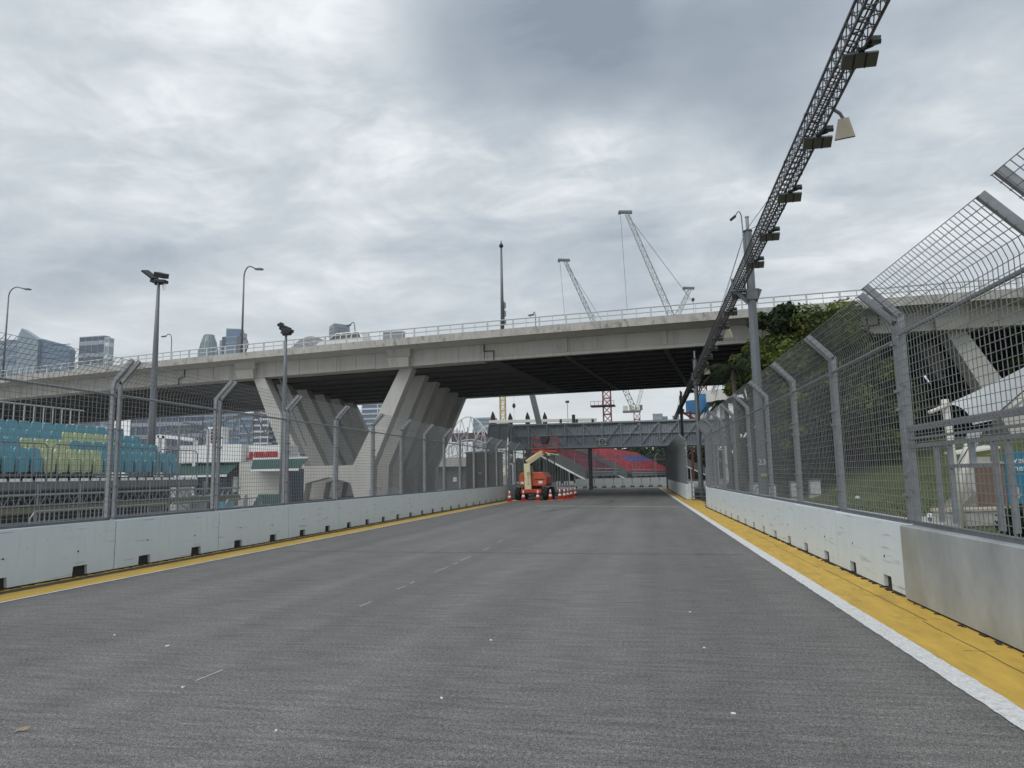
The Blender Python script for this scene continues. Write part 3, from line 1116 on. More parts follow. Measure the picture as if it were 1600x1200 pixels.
# cross beams
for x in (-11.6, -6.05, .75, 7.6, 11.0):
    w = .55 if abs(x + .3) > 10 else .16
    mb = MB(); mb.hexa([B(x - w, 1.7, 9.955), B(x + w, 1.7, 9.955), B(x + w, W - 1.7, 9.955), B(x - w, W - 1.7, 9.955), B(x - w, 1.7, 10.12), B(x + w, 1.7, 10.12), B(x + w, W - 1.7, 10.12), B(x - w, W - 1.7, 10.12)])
    mb.build('cross_beam', M['concrete_shaded'], via)
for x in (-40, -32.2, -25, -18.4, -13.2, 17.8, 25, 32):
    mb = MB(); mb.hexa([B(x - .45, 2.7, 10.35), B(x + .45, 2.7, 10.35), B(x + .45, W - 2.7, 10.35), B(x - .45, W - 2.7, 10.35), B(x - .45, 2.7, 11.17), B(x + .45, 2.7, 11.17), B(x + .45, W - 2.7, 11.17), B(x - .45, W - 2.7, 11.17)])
    mb.build('cross_beam', M['concrete_shaded'], via)
# stepped halving joints of the suspended span
for x, s in ((-12.02, 1), (11.43, -1)):
    mb = MB()
    q = [(x, 11.25), (x, 10.66), (x + .75 * s, 10.66), (x + .75 * s, 9.97)]
    for (xa, za), (xb, zb) in zip(q[:-1], q[1:]):
        mb.bar(B(xa, 1.345, za), B(xb, 1.345, zb), .055, .055)
    mb.build('halving_joint', M['dirt'], via)
# drain pipes
for x in (-39.4, 13.1, 13.75):
    mb = MB(); mb.tube([B(x, 1.28, 11.2), B(x, 1.28, 10.55), B(x - .6, 1.28, 10.5), B(x - .6, 1.28, 9.9)], .05, 6)
    mb.build('drain_pipe', M['black_metal'], via)

# railings
post_me = MB().span((-.05, -.05, DECK - .01), (.05, .05, DECK + .66)).mesh('rail_post', M['rail_paint'])
thin_me = MB().span((-.02, -.02, DECK - .01), (.02, .02, DECK + .62)).mesh('rail_post', M['rail_paint'])
for v in (.14, W - .14):
    i = 0
    x = -74.0
    while x < 46:
        p = B(x, v, 0)
        place('rail_post', post_me if i % 2 == 0 else thin_me, via, (p.x, p.y, 0))
        x += .95 if v < 1 else 1.9
        i += 1 if v < 1 else 2
    for z, r_ in ((DECK + .33, .035), (DECK + .66, .045)):
        mb = MB(); mb.tube([B(x, v, z) for x in XS], r_, 6)
        mb.build('rail', M['rail_paint'], via)

# V piers
CX = -25.0


def pier_mesh(arch=True):
    prof = [(-3.72, 0)]
    if arch: prof += [(-2.25, 0), (-2.0, 1.36), (0, 1.80), (1.9, 1.33), (2.3, 0)]
    prof += [(3.72, 0), (3.80, 2.62), (7.12, 10.0), (6.05, 10.0), (2.10, 2.70), (-2.10, 2.70), (-6.05, 10.0), (-7.12, 10.0), (-3.80, 2.62)]
    return prof


def pier(xc, v, th):
    mb = MB()
    def f(vv):
        def g(u, z):
            q = B(xc + u, 0, z)
            return Vector((xc + u - .075 * (vv - 1.9), yf(xc) - .1 * u + vv, z))
        return g
    mb.prism(pier_mesh(), f(v), f(v + th))
    return mb


for xc, nm in ((-25.0, 'left'), (24.9, 'right')):
    for k in range(6):
        o = pier(xc, 1.9 + k * 4.2, 1.25).build('pier', M['concrete_pier'], via, bevel=.03)
        o['label'] = 'V shaped concrete pier, %s row counted from the near edge of the %s group' % (ORD[k], 'track side' if xc < 0 else 'tree side')
# clearance mark on the nearest pier
ck = M['black_metal']
q = at(467, 722, 50.35)
yy = yf(-25) - .1 * (q.x + 25) + 1.9 + .19 - .02
q = at(467, 722, yy)
text('height_mark', '9', ck, via, (q.x, q.y - .03, q.z), .95, (R(90), 0, R(-5.7)))
text('height_mark', 'm', ck, via, (q.x + .46, q.y - .08, q.z - .12), .42, (R(90), 0, R(-5.7)))
mb = MB()
for s, dz in ((.55, .56), (.52, -.56)):
    mb.box((q.x, q.y - .03, q.z + dz), (2 * s, .02, .09), R(-5.7))
mb.box((q.x, q.y - .03, q.z + .47), (.07, .02, .16), R(-5.7))
mb.box((q.x, q.y - .03, q.z - .48), (.07, .02, .12), R(-5.7))
mb.build('height_mark', ck, via)
# inclined services pole against the pier: lean-to pipe
mb = MB(); mb.tube([B(-29.9, 1.75, 9.9), B(-27.2, 1.75, 4.3)], .05, 6); mb.build('drain_pipe', M['galv_dark'], via)

# van driving on the viaduct
cx_ = min((abs(at(540, 535, yf(x_) + 2.3).x - B(x_, 2.3, 0).x), x_) for x_ in [-.1 * i for i in range(150, 400)])[1]
v0 = B(cx_, 2.3, 11.6)
van = thing('car', 'white people carrier with dark windows driving on the viaduct behind its railing', 'car', v0, R(172))
mb = MB()
mb.prism([(-2.1, .28), (2.1, .28), (2.2, .62), (1.95, .85), (1.15, .95), (-2.05, .98), (-2.15, .6)], lambda u, z: (u, -.85, z), lambda u, z: (u, .85, z))
mb.build('body', M['white'], van, bevel=.05)
mb = MB()
mb.hexa([(-2.05, -.80, .96), (1.25, -.80, .94), (1.25, .80, .94), (-2.05, .80, .96), (-1.75, -.66, 1.50), (.42, -.66, 1.52), (.42, .66, 1.52), (-1.75, .66, 1.50)])
mb.build('cabin', M['white'], van, bevel=.04)
for sd in (-1, 1):
    for u0, u1, u2, u3 in ((-1.85, -1.05, -1.1, -1.62), (-.95, -.05, -.1, -.98), (.05, 1.0, .38, .0)):
        mb = MB(); q_ = [(u0, sd * .802, 1.0), (u1, sd * .802, 1.0), (u2, sd * .70, 1.42), (u3, sd * .70, 1.42)]
        mb.hexa([Vector(p) for p in q_] + [Vector(p) + Vector((0, sd * .012, .003)) for p in q_]); mb.build('window', M['glass_van'], van)
q_ = [(1.24, -.7, .98), (1.24, .7, .98), (.50, .6, 1.48), (.50, -.6, 1.48)]
mb = MB(); mb.hexa([Vector(p) for p in q_] + [Vector(p) + Vector((.012, 0, .012)) for p in q_]); mb.build('windscreen', M['glass_van'], van)
for u in (-1.35, 1.35):
    for y in (-.78, .78):
        mb = MB(); mb.lathe([(.2, -.1), (.31, -.1), (.31, .1), (.2, .1)], 14, (u, y, .31), 'Y'); mb.build('wheel', M['tyre'], van)


# street lamps on the viaduct
def street_lamp(base, h, arm, label, rz=0.0, r0=.10, drop=.15, plates=False):
    t = thing('street_lamp', label, 'street lamp', base, rz, 'street lamps standing on the viaduct')
    mb = MB()
    mb.tube([(0, 0, 0), (0, 0, h * .5), (0, 0, h - .9)], r0, 8, r0 * .6)
    mb.build('pole', M['pole_steel'], t, smooth=True)
    mb = MB()
    pts = []
    for i in range(8):
        a = i / 7 * R(100)
        pts.append(((1 - math.cos(a)) * arm * .45, 0, h - .9 + math.sin(a) * .9))
    pts.append((arm, 0, h - drop - .12))
    mb.tube(pts, r0 * .55, 6)
    mb.build('arm', M['pole_steel'], t, smooth=True)
    mb = MB()
    mb.prism([(arm - .1, -.07), (arm + .5, -.13), (arm + .62, -.03), (arm + .4, .05), (arm - .1, .05)], lambda u, z: (u, -.12, h - drop - .12 + z), lambda u, z: (u, .12, h - drop - .12 + z))
    mb.build('lamp_head', M['galv_dark'], t)
    if plates:
        mb = MB(); mb.box((-.25, 0, .95), (.42, .06, 1.5)); mb.build('sign_back', M['galv_dark'], t)
        mb = MB(); mb.tube([(.22 + .32 * math.cos(a), 0, .95 + .55 * math.sin(a)) for a in [k * math.pi / 8 for k in range(17)]], .05, 5)
        mb.build('ring_bracket', M['galv_dark'], t)
    return t


def lamp_at(px_base, px_top, py_top, v, arm, label, rz=0.0, **kw):
    # walk along the deck until the base falls under the pixel column
    best = min((abs((lambda p: 800 + F_PX * p.x / -p.z)(CAM_M.transposed() @ (B(x, v, DECK) - Vector((0, 0, CAM_H)))) - px_base), x) for x in [i * .1 for i in range(-1400, 300)])[1]
    b = B(best, v, DECK - .3)
    top = at(px_top, py_top, b.y)
    return street_lamp(b, top.z - b.z, arm, label, rz, **kw)


lamp_at(4, 9, 450, .2, 1.9, 'tall curved street lamp at the left picture edge, on the viaduct')
lamp_at(377, 380, 417, .2, 1.1, 'tall curved street lamp carrying sign plates behind the stepped glass tower', plates=True)
lamp_at(264, 262, 522, W - .3, 1.0, 'short curved street lamp on the far edge right of first floodlight mast', R(180))
lamp_at(554, 553, 503, W - .3, .8, 'short curved street lamp behind the white car on the far viaduct edge', R(160))
lamp_at(839, 838, 487, W - .3, .3, 'smallest street lamp on the far viaduct edge, right of the tall mast', R(160), r0=.08)
# slim mast
b = None
best = min((abs((lambda p: 800 + F_PX * p.x / -p.z)(CAM_M.transposed() @ (B(x, .5, DECK) - Vector((0, 0, CAM_H)))) - 785), x) for x in [i * .1 for i in range(-400, 300)])[1]
b = B(best, .5, DECK - .3)
top = at(783, 376, b.y)
t = thing('lamp_mast', 'tall straight slim mast with pointed tip at the viaduct centre', 'mast', b)
h = top.z - b.z
mb = MB(); mb.tube([(0, 0, 0), (0, 0, h - .3)], .14, 8, .07); mb.build('pole', M['pole_steel'], t, smooth=True)
mb = MB(); mb.lathe([(.06, h - .55), (.16, h - .45), (.16, h - .35), (.05, h - .2), (.015, h)], 8); mb.build('tip', M['black_metal'], t)
mb = MB()
for z in (.9, 1.5, 2.1): mb.box((.2, 0, z), (.12, .1, .4))
mb.bar((.15, 0, .7), (.15, 0, 2.4), .05); mb.build('bracket', M['galv_dark'], t)

# ------------------------------------------------------------------ lighting truss over the right wall
TB, TT, TW = 7.80, 8.09, 0.29           # bottom and top chord heights, width


def tx(y): return 3.05 - 0.009 * y           # left chord


tr = thing('lighting_truss', 'long dark aluminium box truss carrying floodlights above the right wall', 'truss', (0, 0, 0))
SEC = 2.0


def truss_section():
    mb = MB()
    for x in (0, TW):
        for z in (TB, TT):
            mb.tube([(x, 0.0, z), (x, SEC, z)], .024, 6)
    n = 7
    st_ = SEC / n
    for i in range(n):
        a, b = i * st_, (i + 1) * st_
        m_ = (a + b) / 2
        for (p, q) in (((0, a, TB), (0, m_, TT)), ((0, m_, TT), (0, b, TB)), ((TW, a, TB), (TW, m_, TT)), ((TW, m_, TT), (TW, b, TB)),
                       ((0, a, TB), (TW, m_, TB)), ((TW, m_, TB), (0, b, TB)), ((0, a, TT), (TW, m_, TT)), ((TW, m_, TT), (0, b, TT))):
            mb.tube([p, q], .010, 4, cap=False)
    mb.tube([(TW * .6, 0, TB + .05), (TW * .6, SEC, TB + .05)], .018, 5)      # cables laid in the truss
    mb.tube([(TW * .35, 0, TB + .045), (TW * .35, SEC, TB + .045)], .014, 5)
    for x in (0, TW):                        # coupler sleeves at the section ends
        for z in (TB, TT): mb.tube([(x, 0, z), (x, .09, z)], .032, 6)
    return mb.mesh('truss_section', M['truss_alu'])


sec = truss_section()
y = -3.0
while y < 84:
    place('truss_section', sec, tr, (tx(y), y, 0), (0, 0, R(.515)))
    y += SEC


def gantry_pole(x, y, label, lamp=False, plate=False):
    t = thing('gantry_pole', label, 'pole', (x, y, 0), 0, 'steel poles holding the lighting truss')
    top = 9.0 if not lamp else 9.72
    mb = MB(); mb.lathe([(.165, 0), (.15, 4), (.13, top)], 8); mb.build('shaft', M['pole_steel'], t)
    mb = MB(); mb.box((0, 0, .03), (.4, .45, .06)); mb.build('base_plate', M['galv_dark'], t)
    mb = MB(); mb.lathe([(.15, top), (.15, top + .05)], 8); mb.build('cap', M['black_metal'], t)
    mb = MB(); mb.lathe([(.055, top + .05), (.055, top + .5)], 8); mb.lathe([(.07, top + .5), (.07, top + .54)], 8); mb.build('antenna', M['galv'], t)
    dx = tx(y) - x
    mb = MB()
    mb.box(((dx + .1) / 2, 0, TB - .09), (abs(dx) + .36, .16, .06)); mb.box((.0, 0, TB - .26), (.34, .32, .36)); mb.bar((dx + .05, 0, TB - .11), (-.12, 0, TB - .52), .08, .12)
    mb.bar((.27, 0, TB - .08), (.10, 0, TB - .50), .08, .14)
    for s_ in (dx - .06, dx + TW + .06): mb.box((s_, 0, TB + .12), (.045, .15, .42))
    mb.build('bracket', M['galv_dark'], t)
    if lamp:
        pts = [(-.15, 0, 8.6), (-.16, 0, 9.8), (-.18, 0, 10.30), (-.21, 0, 10.42), (-.26, 0, 10.47), (-.31, 0, 10.42), (-.40, 0, 10.28)]
        mb = MB(); mb.tube(pts, .02, 6); mb.build('lamp_arm', M['pole_steel'], t)
        mb = MB(); mb.bar((-.37, 0, 10.31), (-.54, 0, 10.18), .12, .07); mb.build('lamp_head', M['black_metal'], t)
    if plate:
        mb = MB(); mb.box((-.02, -.185, 1.98), (.22, .02, .19)); mb.build('number_plate', M['pole_steel'], t)
        text('number', '23', M['white'], t, (-.02, -.198, 1.98), .25)
        mb = MB(); mb.box((.0, -.185, 1.58), (.18, .02, .09)); mb.build('yellow_label', M['crane_yellow'], t)
    for dy in (-5.5, -7.8, 5.5, 7.8):
        mb = MB(); mb.tube([(-.1, 0, top), (dx - .009 * dy + .05, dy, TT)], .008, 4); mb.build('guy_cable', M['black_metal'], t)
    return t


gantry_pole(3.38, 24.4, 'tall grey gantry pole with a hooked lamp and number plate, before the trees', True, True)
gantry_pole(2.78, 47.4, 'grey gantry pole with white tipped antenna at the near edge of the viaduct underside')
gantry_pole(2.62, 70.4, 'farthest grey gantry pole, beside the blue tank at the far viaduct edge')


# floodlights hung across the truss (modelled at 1 : 1.72, hung from the bottom chord)
def flood_proto(label):
    t = thing('floodlight', label, 'floodlight', (0, 0, TB), R(.515), 'floodlights hung along the truss')
    t.scale = (.48, .48, .48)
    w_ = .5
    tilt = Euler((R(-36), 0, 0))
    m3 = tilt.to_matrix()
    c = Vector((.52, -.1, -.20))
    mb = MB(); mb.box(c, (1.04, .46, .10), rot=tilt); mb.build('housing', M['galv_dark'], t)
    for k in range(3):
        mb = MB(); mb.box(c + m3 @ Vector((-.345 + .345 * k, 0, -.055)), (.29, .40, .02), rot=tilt); mb.build('lens', M['lens'], t)
    for k in range(2):
        mb = MB(); mb.box(c + m3 @ Vector((-.172 + .345 * k, 0, -.06)), (.045, .46, .035), rot=tilt); mb.build('divider', M['black_metal'], t)
    for k in range(5):
        mb = MB(); mb.box(c + m3 @ Vector((-.40 + .2 * k, 0, .09)), (.03, .40, .08), rot=tilt); mb.build('cooling_fin', M['galv_dark'], t)
    mb = MB(); mb.tube([(.28, .1, 0), (.4, .06, -.08), (.55, .02, -.06), (.68, .1, 0)], .05, 6); mb.build('cable_loop', M['blue_cable'], t)
    mb = MB(); mb.bar((w_ - .05, -.30, 0), (.80, -.56, 0), .10, .10); mb.build('bracket', M['black_metal'], t)
    t2 = Euler((R(24), R(0), R(8)))
    mb = MB(); mb.box((.78, -.66, .0), (.27, .46, .13), rot=t2); mb.build('side_lamp', M['black_metal'], t)
    mb = MB(); mb.box((.80, -.85, .03), (.24, .14, .12), rot=t2); mb.build('ballast_box', M['galv_dark'], t)
    return t


FY = [10.75, 13.45, 16.15, 18.85, 21.4, 25.2, 27.9, 30.6, 33.3, 36.0, 38.7, 41.4, 44.1, 46.8, 49.5, 52.2, 55.0]
fl = flood_proto('floodlight with three square lenses, first along the truss from the top of the picture')
fl.location = (tx(FY[0]), FY[0], TB)
for k, y in enumerate(FY[1:]):
    dup(fl, (tx(y), y, TB), label='floodlight with three square lenses, %s along the truss from the top of the picture' % ORD[k + 1])

for k, (y, lab) in enumerate(((12.45, 'large beige horn loudspeaker hanging against open sky below the truss'), (30.9, 'beige horn loudspeaker hanging before the viaduct girder'),
                              (42.3, 'small beige horn loudspeaker hanging in front of the palm'))):
    t = thing('horn_loudspeaker', lab, 'loudspeaker', (tx(y) + TW + .17, y, TB - .06), R(20), 'horn loudspeakers under the truss')
    t.scale = (.6, .6, .6)
    rot = Euler((R(20), 0, R(-35))).to_matrix()
    def q(x, yv, z): return rot @ Vector((x, yv, z))
    mb = MB()
    a, b, h = .14, .27, .55
    outer = [q(-a, -a, -.12), q(a, -a, -.12), q(a, a, -.12), q(-a, a, -.12), q(-b, -b, -.12 - h), q(b, -b, -.12 - h), q(b, b, -.12 - h), q(-b, b, -.12 - h)]
    mb.add(outer, [(0, 1, 2, 3), (0, 1, 5, 4), (1, 2, 6, 5), (2, 3, 7, 6), (3, 0, 4, 7)])
    mb.build('horn', M['horn'], t)
    mb = MB()
    b2 = b - .03
    mb.add([q(-.05, -.05, -.3), q(.05, -.05, -.3), q(.05, .05, -.3), q(-.05, .05, -.3), q(-b2, -b2, -.655), q(b2, -b2, -.655), q(b2, b2, -.655), q(-b2, b2, -.655)], [(0, 1, 2, 3), (0, 1, 5, 4), (1, 2, 6, 5), (2, 3, 7, 6), (3, 0, 4, 7)])
    mb.build('throat', M['black_metal'], t)
    mb = MB(); mb.tube([(-.28, 0, .12), (-.1, 0, .02), q(0, 0, -.13)], .05, 6); mb.build('bracket', M['pole_steel'], t)


# ------------------------------------------------------------------ temporary floodlight masts on the left
def left_mast(x, y, h, label, v):
    t = thing('floodlight_mast', label, 'floodlight mast', (x, y, 0), 0, 'floodlight masts behind the left wall')
    mb = MB(); mb.lathe([(.15, 0), (.14, h * .4), (.10, h * .75), (.055, h)], 10); mb.build('mast', M['pole_steel'], t, smooth=True)
    mb = MB(); mb.box((0, 0, .04), (.6, .6, .08)); mb.build('base_plate', M['galv_dark'], t)
    mb = MB(); mb.bar((-.28, 0, h + .02), (.3, 0, h + .02), .07, .08); mb.tube([(-.2, .06, h - .05), (.2, .06, h - .05)], .08, 8); mb.build('cross_arm', M['black_metal'], t)
    if v == 0:
        for (c, s, e) in (((-.72, .0, h + .55), (.95, .75, .13), (R(20), R(38), R(15))), ((.22, -.05, h + .42), (.78, .6, .34), (R(15), R(14), R(10))),
                          ((-.35, .05, h + .06), (.5, .4, .24), (0, R(12), 0)), ((.3, 0, h - .02), (.62, .45, .22), (0, R(8), 0))):
            c = (c[0] * .6, c[1] * .6, h + (c[2] - h) * .6); s = tuple(q_ * .6 for q_ in s)
            mb = MB(); mb.box(c, s, rot=Euler(e)); mb.build('lamp', M['black_metal'], t, bevel=.015)
        mb = MB(); mb.tube([(.26, 0, h + .05)] + [(.26 + .08 * math.sin(a), 0, h - .20 - .16 * math.cos(a) * -1 - .05) for a in (R(-150), R(-60), R(0), R(60), R(150))], .015, 4); mb.build('cable_loop', M['white'], t)
    else:
        for (c, s, e) in (((-.15, .0, h + .45), (.95, .5, .22), (R(10), R(24), R(10))), ((.1, 0, h + .16), (.8, .5, .25), (0, R(10), 0)), ((-.38, 0, h + .5), (.12, .5, .55), (0, R(5), 0)), ((.05, 0, h - .02), (.62, .45, .2), (0, R(6), 0))):
            c = (c[0] * .66, c[1] * .66, h + (c[2] - h) * .66); s = tuple(q_ * .66 for q_ in s)
            mb = MB(); mb.box(c, s, rot=Euler(e)); mb.build('lamp', M['black_metal'], t, bevel=.015)
    return t


p = at(248, 440, 25.5)
left_mast(p.x, 25.5, p.z, 'tall tapered mast topped by two black floodlights, left of the viaduct pier', 0)
p = at(447, 520, 31.5)
left_mast(p.x, 31.5, p.z, 'shorter slim mast with one cluster of black floodlights before the V pier', 1)

# ------------------------------------------------------------------ footbridge beyond the viaduct
FBY = 78.0
fb = thing('footbridge', 'grey corrugated steel truss footbridge spanning the track beyond the viaduct', 'footbridge', (0, 0, 0))
X0, X1, Z0, Z1 = -15.7, 8.6, 4.60, 7.22
BAY = 2.03
nb = 12
for i in range(nb):
    xa = X0 + i * BAY
    mb = MB()
    m_ = 7
    for k in range(m_):
        a = xa + .04 + (BAY - .08) * k / m_
        w = (BAY - .08) / m_
        mb.prism([(a, 0), (a + w * .12, -.05), (a + w * .62, -.05), (a + w * .74, 0), (a + w, 0), (a + w, .03), (a, .03)], lambda x, y_: (x, FBY + y_, Z0 + .12), lambda x, y_: (x, FBY + y_, Z1 - .1))
    mb.build('cladding_panel', M['clad'], fb)
    mb = MB(); mb.bar((xa, FBY - .13, Z0), (xa, FBY - .13, Z1), .09, .10, (1, 0, 0)); mb.build('truss_post', M['clad_frame'], fb)
    mb = MB()
    if i < 5: mb.bar((xa + .05, FBY - .12, Z1 - .1), (xa + BAY - .05, FBY - .12, Z0 + .15), .08, .08)
    else: mb.bar((xa + .05, FBY - .12, Z0 + .15), (xa + BAY - .05, FBY - .12, Z1 - .1), .08, .08)
    mb.build('diagonal', M['clad_frame'], fb)
for z, h, w in ((Z0 + .02, .16, .22), (Z1, .14, .22), ((Z0 + Z1) / 2 + .05, .06, .10)):
    mb = MB(); mb.bar((X0, FBY - .1, z), (X0 + nb * BAY, FBY - .1, z), w, h); mb.build('chord', M['clad_frame'], fb)
mb = MB(); mb.span((X0, FBY + .04, Z0 - .1), (X0 + nb * BAY, FBY + 2.6, Z0 + .02)); mb.build('deck', M['galv_dark'], fb)
mb = MB(); mb.span((X0, FBY + 2.6, Z0), (X0 + nb * BAY, FBY + 2.66, Z1)); mb.build('cladding_panel', M['clad'], fb)
mb = MB(); mb.span((X0 - .1, FBY - .2, Z1 + .06), (X0 + nb * BAY, FBY + 2.75, Z1 + .10)); mb.build('roof', M['clad'], fb)
for x in (-7.05, 1.2, 6.3):
    for yv in (.35, 2.3):
        mb = MB(); mb.span((x - .12, FBY + yv - .12, 0), (x + .12, FBY + yv + .12, Z0 - .1)); mb.build('support_post', M['galv_dark'], fb)
mb = MB(); mb.bar((5.2, FBY + .3, 4.5), (7.6, FBY + .3, 2.0), .16, .16); mb.build('brace', M['clad_frame'], fb)
# leaning end bay where the stairs turn down
def sh(x, y_, z): return (x + .16 * (z - Z0) - .45, FBY + y_, z)
for k in range(2):
    xa = X0 - 2.35 + k * 1.15
    mb = MB(); mb.hexa([sh(xa, -.3, Z0 + .1), sh(xa + 1.15, -.3, Z0 + .1), sh(xa + 1.15, -.22, Z0 + .1), sh(xa, -.22, Z0 + .1), sh(xa, -.3, Z1 + .15), sh(xa + 1.15, -.3, Z1 + .15), sh(xa + 1.15, -.22, Z1 + .15), sh(xa, -.22, Z1 + .15)])
    mb.build('cladding_panel', M['clad'], fb)
for xa in (X0 - 2.35, X0 - 1.2, X0 - .05):
    mb = MB(); mb.bar(sh(xa, -.36, Z0), sh(xa, -.36, Z1 + .2), .09, .10, (0, 1, 0)); mb.build('truss_post', M['rail_paint'], fb)
mb = MB(); mb.bar(sh(X0 - 2.35, -.34, Z1 + .18), sh(X0, -.34, Z1 + .18), .12, .12); mb.build('chord', M['clad_frame'], fb)
mb = MB(); mb.bar(sh(X0 - 2.35, -.34, Z0 + .75), sh(X0, -.34, Z0 + .75), .06, .06); mb.build('chord', M['clad_frame'], fb)
for yv in (-.2, 2.0):
    mb = MB(); mb.bar((X0 - 2.0, FBY + yv, 4.9), (X0 - 5.0, FBY + yv, .2), .12, .3); mb.build('stair_stringer', M['clad_frame'], fb)
    mb = MB(); mb.bar((X0 - 2.3, FBY + yv, 6.0), (X0 - 5.2, FBY + yv, 1.2), .07, .07); mb.build('handrail', M['rail_paint'], fb)
for k in range(14):
    f = k / 13
    mb = MB(); mb.box((X0 - 2.0 - 3.0 * f, FBY + .9, 4.85 - 4.6 * f), (.28, 2.2, .05)); mb.build('tread', M['galv_dark'], fb)
for (x, z) in ((X0 - 2.2, 4.6), (X0 - .3, 4.6)):
    mb = MB(); mb.span((x - .09, FBY + .1, 0), (x + .09, FBY + .28, z)); mb.build('support_post', M['clad_frame'], fb)
# round direction board
sg = thing('direction_board', 'white square board with black ring and split arrow on the footbridge', 'sign', (X0 + 5 * BAY + .0, FBY - .24, 5.15))
mb = MB(); mb.box((0, 0, 0), (.80, .03, .80)); mb.build('board', M['white'], sg)
mb = MB()
n = 20
for k in range(n):
    a, b = 2 * math.pi * k / n, 2 * math.pi * (k + 1) / n
    mb.hexa([(.215 * math.cos(a), -.035, .215 * math.sin(a)), (.28 * math.cos(a), -.035, .28 * math.sin(a)), (.28 * math.cos(a), -.018, .28 * math.sin(a)), (.215 * math.cos(a), -.018, .215 * math.sin(a)),
             (.215 * math.cos(b), -.035, .215 * math.sin(b)), (.28 * math.cos(b), -.035, .28 * math.sin(b)), (.28 * math.cos(b), -.018, .28 * math.sin(b)), (.215 * math.cos(b), -.018, .215 * math.sin(b))])
mb.build('ring', M['black_metal'], sg)
mb = MB()
for s in (-1, 1):
    mb.prism([(s * .03, .05), (s * .03, -.05), (s * .12, -.05), (s * .12, -.10), (s * .19, 0), (s * .12, .10), (s * .12, .05)], lambda x, z: (x, -.035, z), lambda x, z: (x, -.018, z))
mb.build('arrow', M['black_metal'], sg)

# ------------------------------------------------------------------ boom lift
bl = thing('boom_lift', 'orange boom lift with cream boom and raised red basket parked by the left wall', 'boom lift', (-8.38, 49.6, 0), R(-4)); bl.scale = (.95, .95, .95)
mb = MB(); mb.span((-.75, -.9, .42), (.75, 1.6, .78)); mb.span((-1.0, -.75, .45), (1.0, -.5, .66)); mb.span((-1.0, 1.2, .45), (1.0, 1.45, .66)); mb.build('chassis', M['cone_base'], bl, bevel=.02)
for x in (-1.02, 1.02):
    for y_ in (-.62, 1.32):
        mb = MB(); mb.lathe([(.24, -.17), (.40, -.17), (.445, -.13), (.445, .13), (.40, .17), (.24, .17)], 22, (x, y_, .445), 'X')
        for k in range(16):
            a = 2 * math.pi * k / 16
            mb.box((x + (.08 if k % 2 else -.08), y_ + .45 * math.cos(a), .445 + .45 * math.sin(a)), (.17, .05, .05), rot=Euler((a, 0, 0)))
        w = mb.build('wheel', M['tyre'], bl)
        mb = MB(); mb.lathe([(.22, -.14), (.22, .14)], 14, (x, y_, .445), 'X'); mb.build('rim', M['cone_base'], w)
mb = MB(); mb.lathe([(.55, .78), (.55, .95)], 20, (0, .3, 0)); mb.build('turntable', M['black_metal'], bl)
for (a, b) in ((-.98, -.40), (-.02, 1.06)):
    mb = MB()
    if b > 0: prof = [(a, 1.0), (b - .12, 1.0), (b, 1.12), (b, 1.62), (b - .28, 2.0), (a, 2.0)]
    else: prof = [(a + .05, 1.0), (b, 1.0), (b, 1.98), (a + .16, 1.98), (a, 1.80), (a, 1.1)]
    mb.prism(prof, lambda x, z: (x, -.55, z), lambda x, z: (x, 1.4, z))
    c = mb.build('engine_cover', M['orange'], bl, bevel=.05)
    mb = MB()
    if b > 0:
        mb.span((a + .50, -.562, 1.18), (a + .78, -.548, 1.36)); mb.build('plate', M['white'], c)
        mb = MB(); mb.span((a + .2, -.562, 1.44), (a + .95, -.548, 1.50)); mb.build('vent', M['black_metal'], c)
    else:
        mb.span((a + .12, -.562, 1.16), (a + .36, -.548, 1.32)); mb.build('plate', M['white'], c)
mb = MB(); mb.span((-.55, -.2, .95), (.2, 1.2, 1.25)); mb.build('turret', M['cone_base'], bl)
mb = MB(); mb.hexa([(-.50, -.86, .74), (-.02, -.86, .74), (-.02, -.50, .74), (-.50, -.50, .74), (-.54, -.80, 2.62), (-.10, -.80, 2.62), (-.10, -.42, 2.62), (-.54, -.42, 2.62)])
bm1 = mb.build('lower_boom', M['cream'], bl, bevel=.03)
for k, ch in enumerate('Genie'):
    text('lettering', ch, M['black_metal'], bm1, (-.20, -.872 + .0 * k, 1.92 - .19 * k), .30 if k == 0 else .22, (R(90), R(90), 0))
mb = MB(); mb.lathe([(.14, -.24), (.14, .24)], 12, (-.2, -.45, 2.62), 'X'); mb.build('knuckle', M['black_metal'], bl)
mb = MB(); mb.bar((-.32, -.62, 2.70), (.62, .1, 3.42), .38, .36); mb.build('upper_boom', M['cream'], bl, bevel=.03)
mb = MB(); mb.bar((.45, .0, 3.32), (.78, .1, 3.55), .3, .26); mb.tube([(.3, -.2, 3.4), (.55, -.1, 3.6), (.8, 0, 3.55)], .035, 6); mb.build('jib_head', M['orange'], bl)
for (p_, q_) in (((-.56, -.62, 1.2), (-.58, -.50, 2.5)), ((-.06, -.60, 1.3), (-.08, -.46, 2.55))):
    mb = MB(); mb.tube([p_, Vector(p_).lerp(Vector(q_), .5) + Vector((0, -.06, 0)), q_], .022, 5); mb.build('hose', M['black_metal'], bl)
mb = MB(); mb.tube([(.05, -.30, 1.25), (.0, -.3, 2.2)], .06, 8); mb.tube([(.0, -.3, 2.2), (-.05, -.34, 2.6)], .035, 8); mb.build('lift_cylinder', M['galv'], bl)
mb = MB(); mb.tube([(-.15, -.45, 2.9), (.2, -.2, 3.2), (.55, .05, 3.55)], .03, 5); mb.build('hose', M['black_metal'], bl)
for x_ in (-.6, .6):
    mb = MB(); mb.span((x_ - .05, -.915, .55), (x_ + .05, -.9, .63)); mb.build('reflector', M['crane_yellow'], bl)
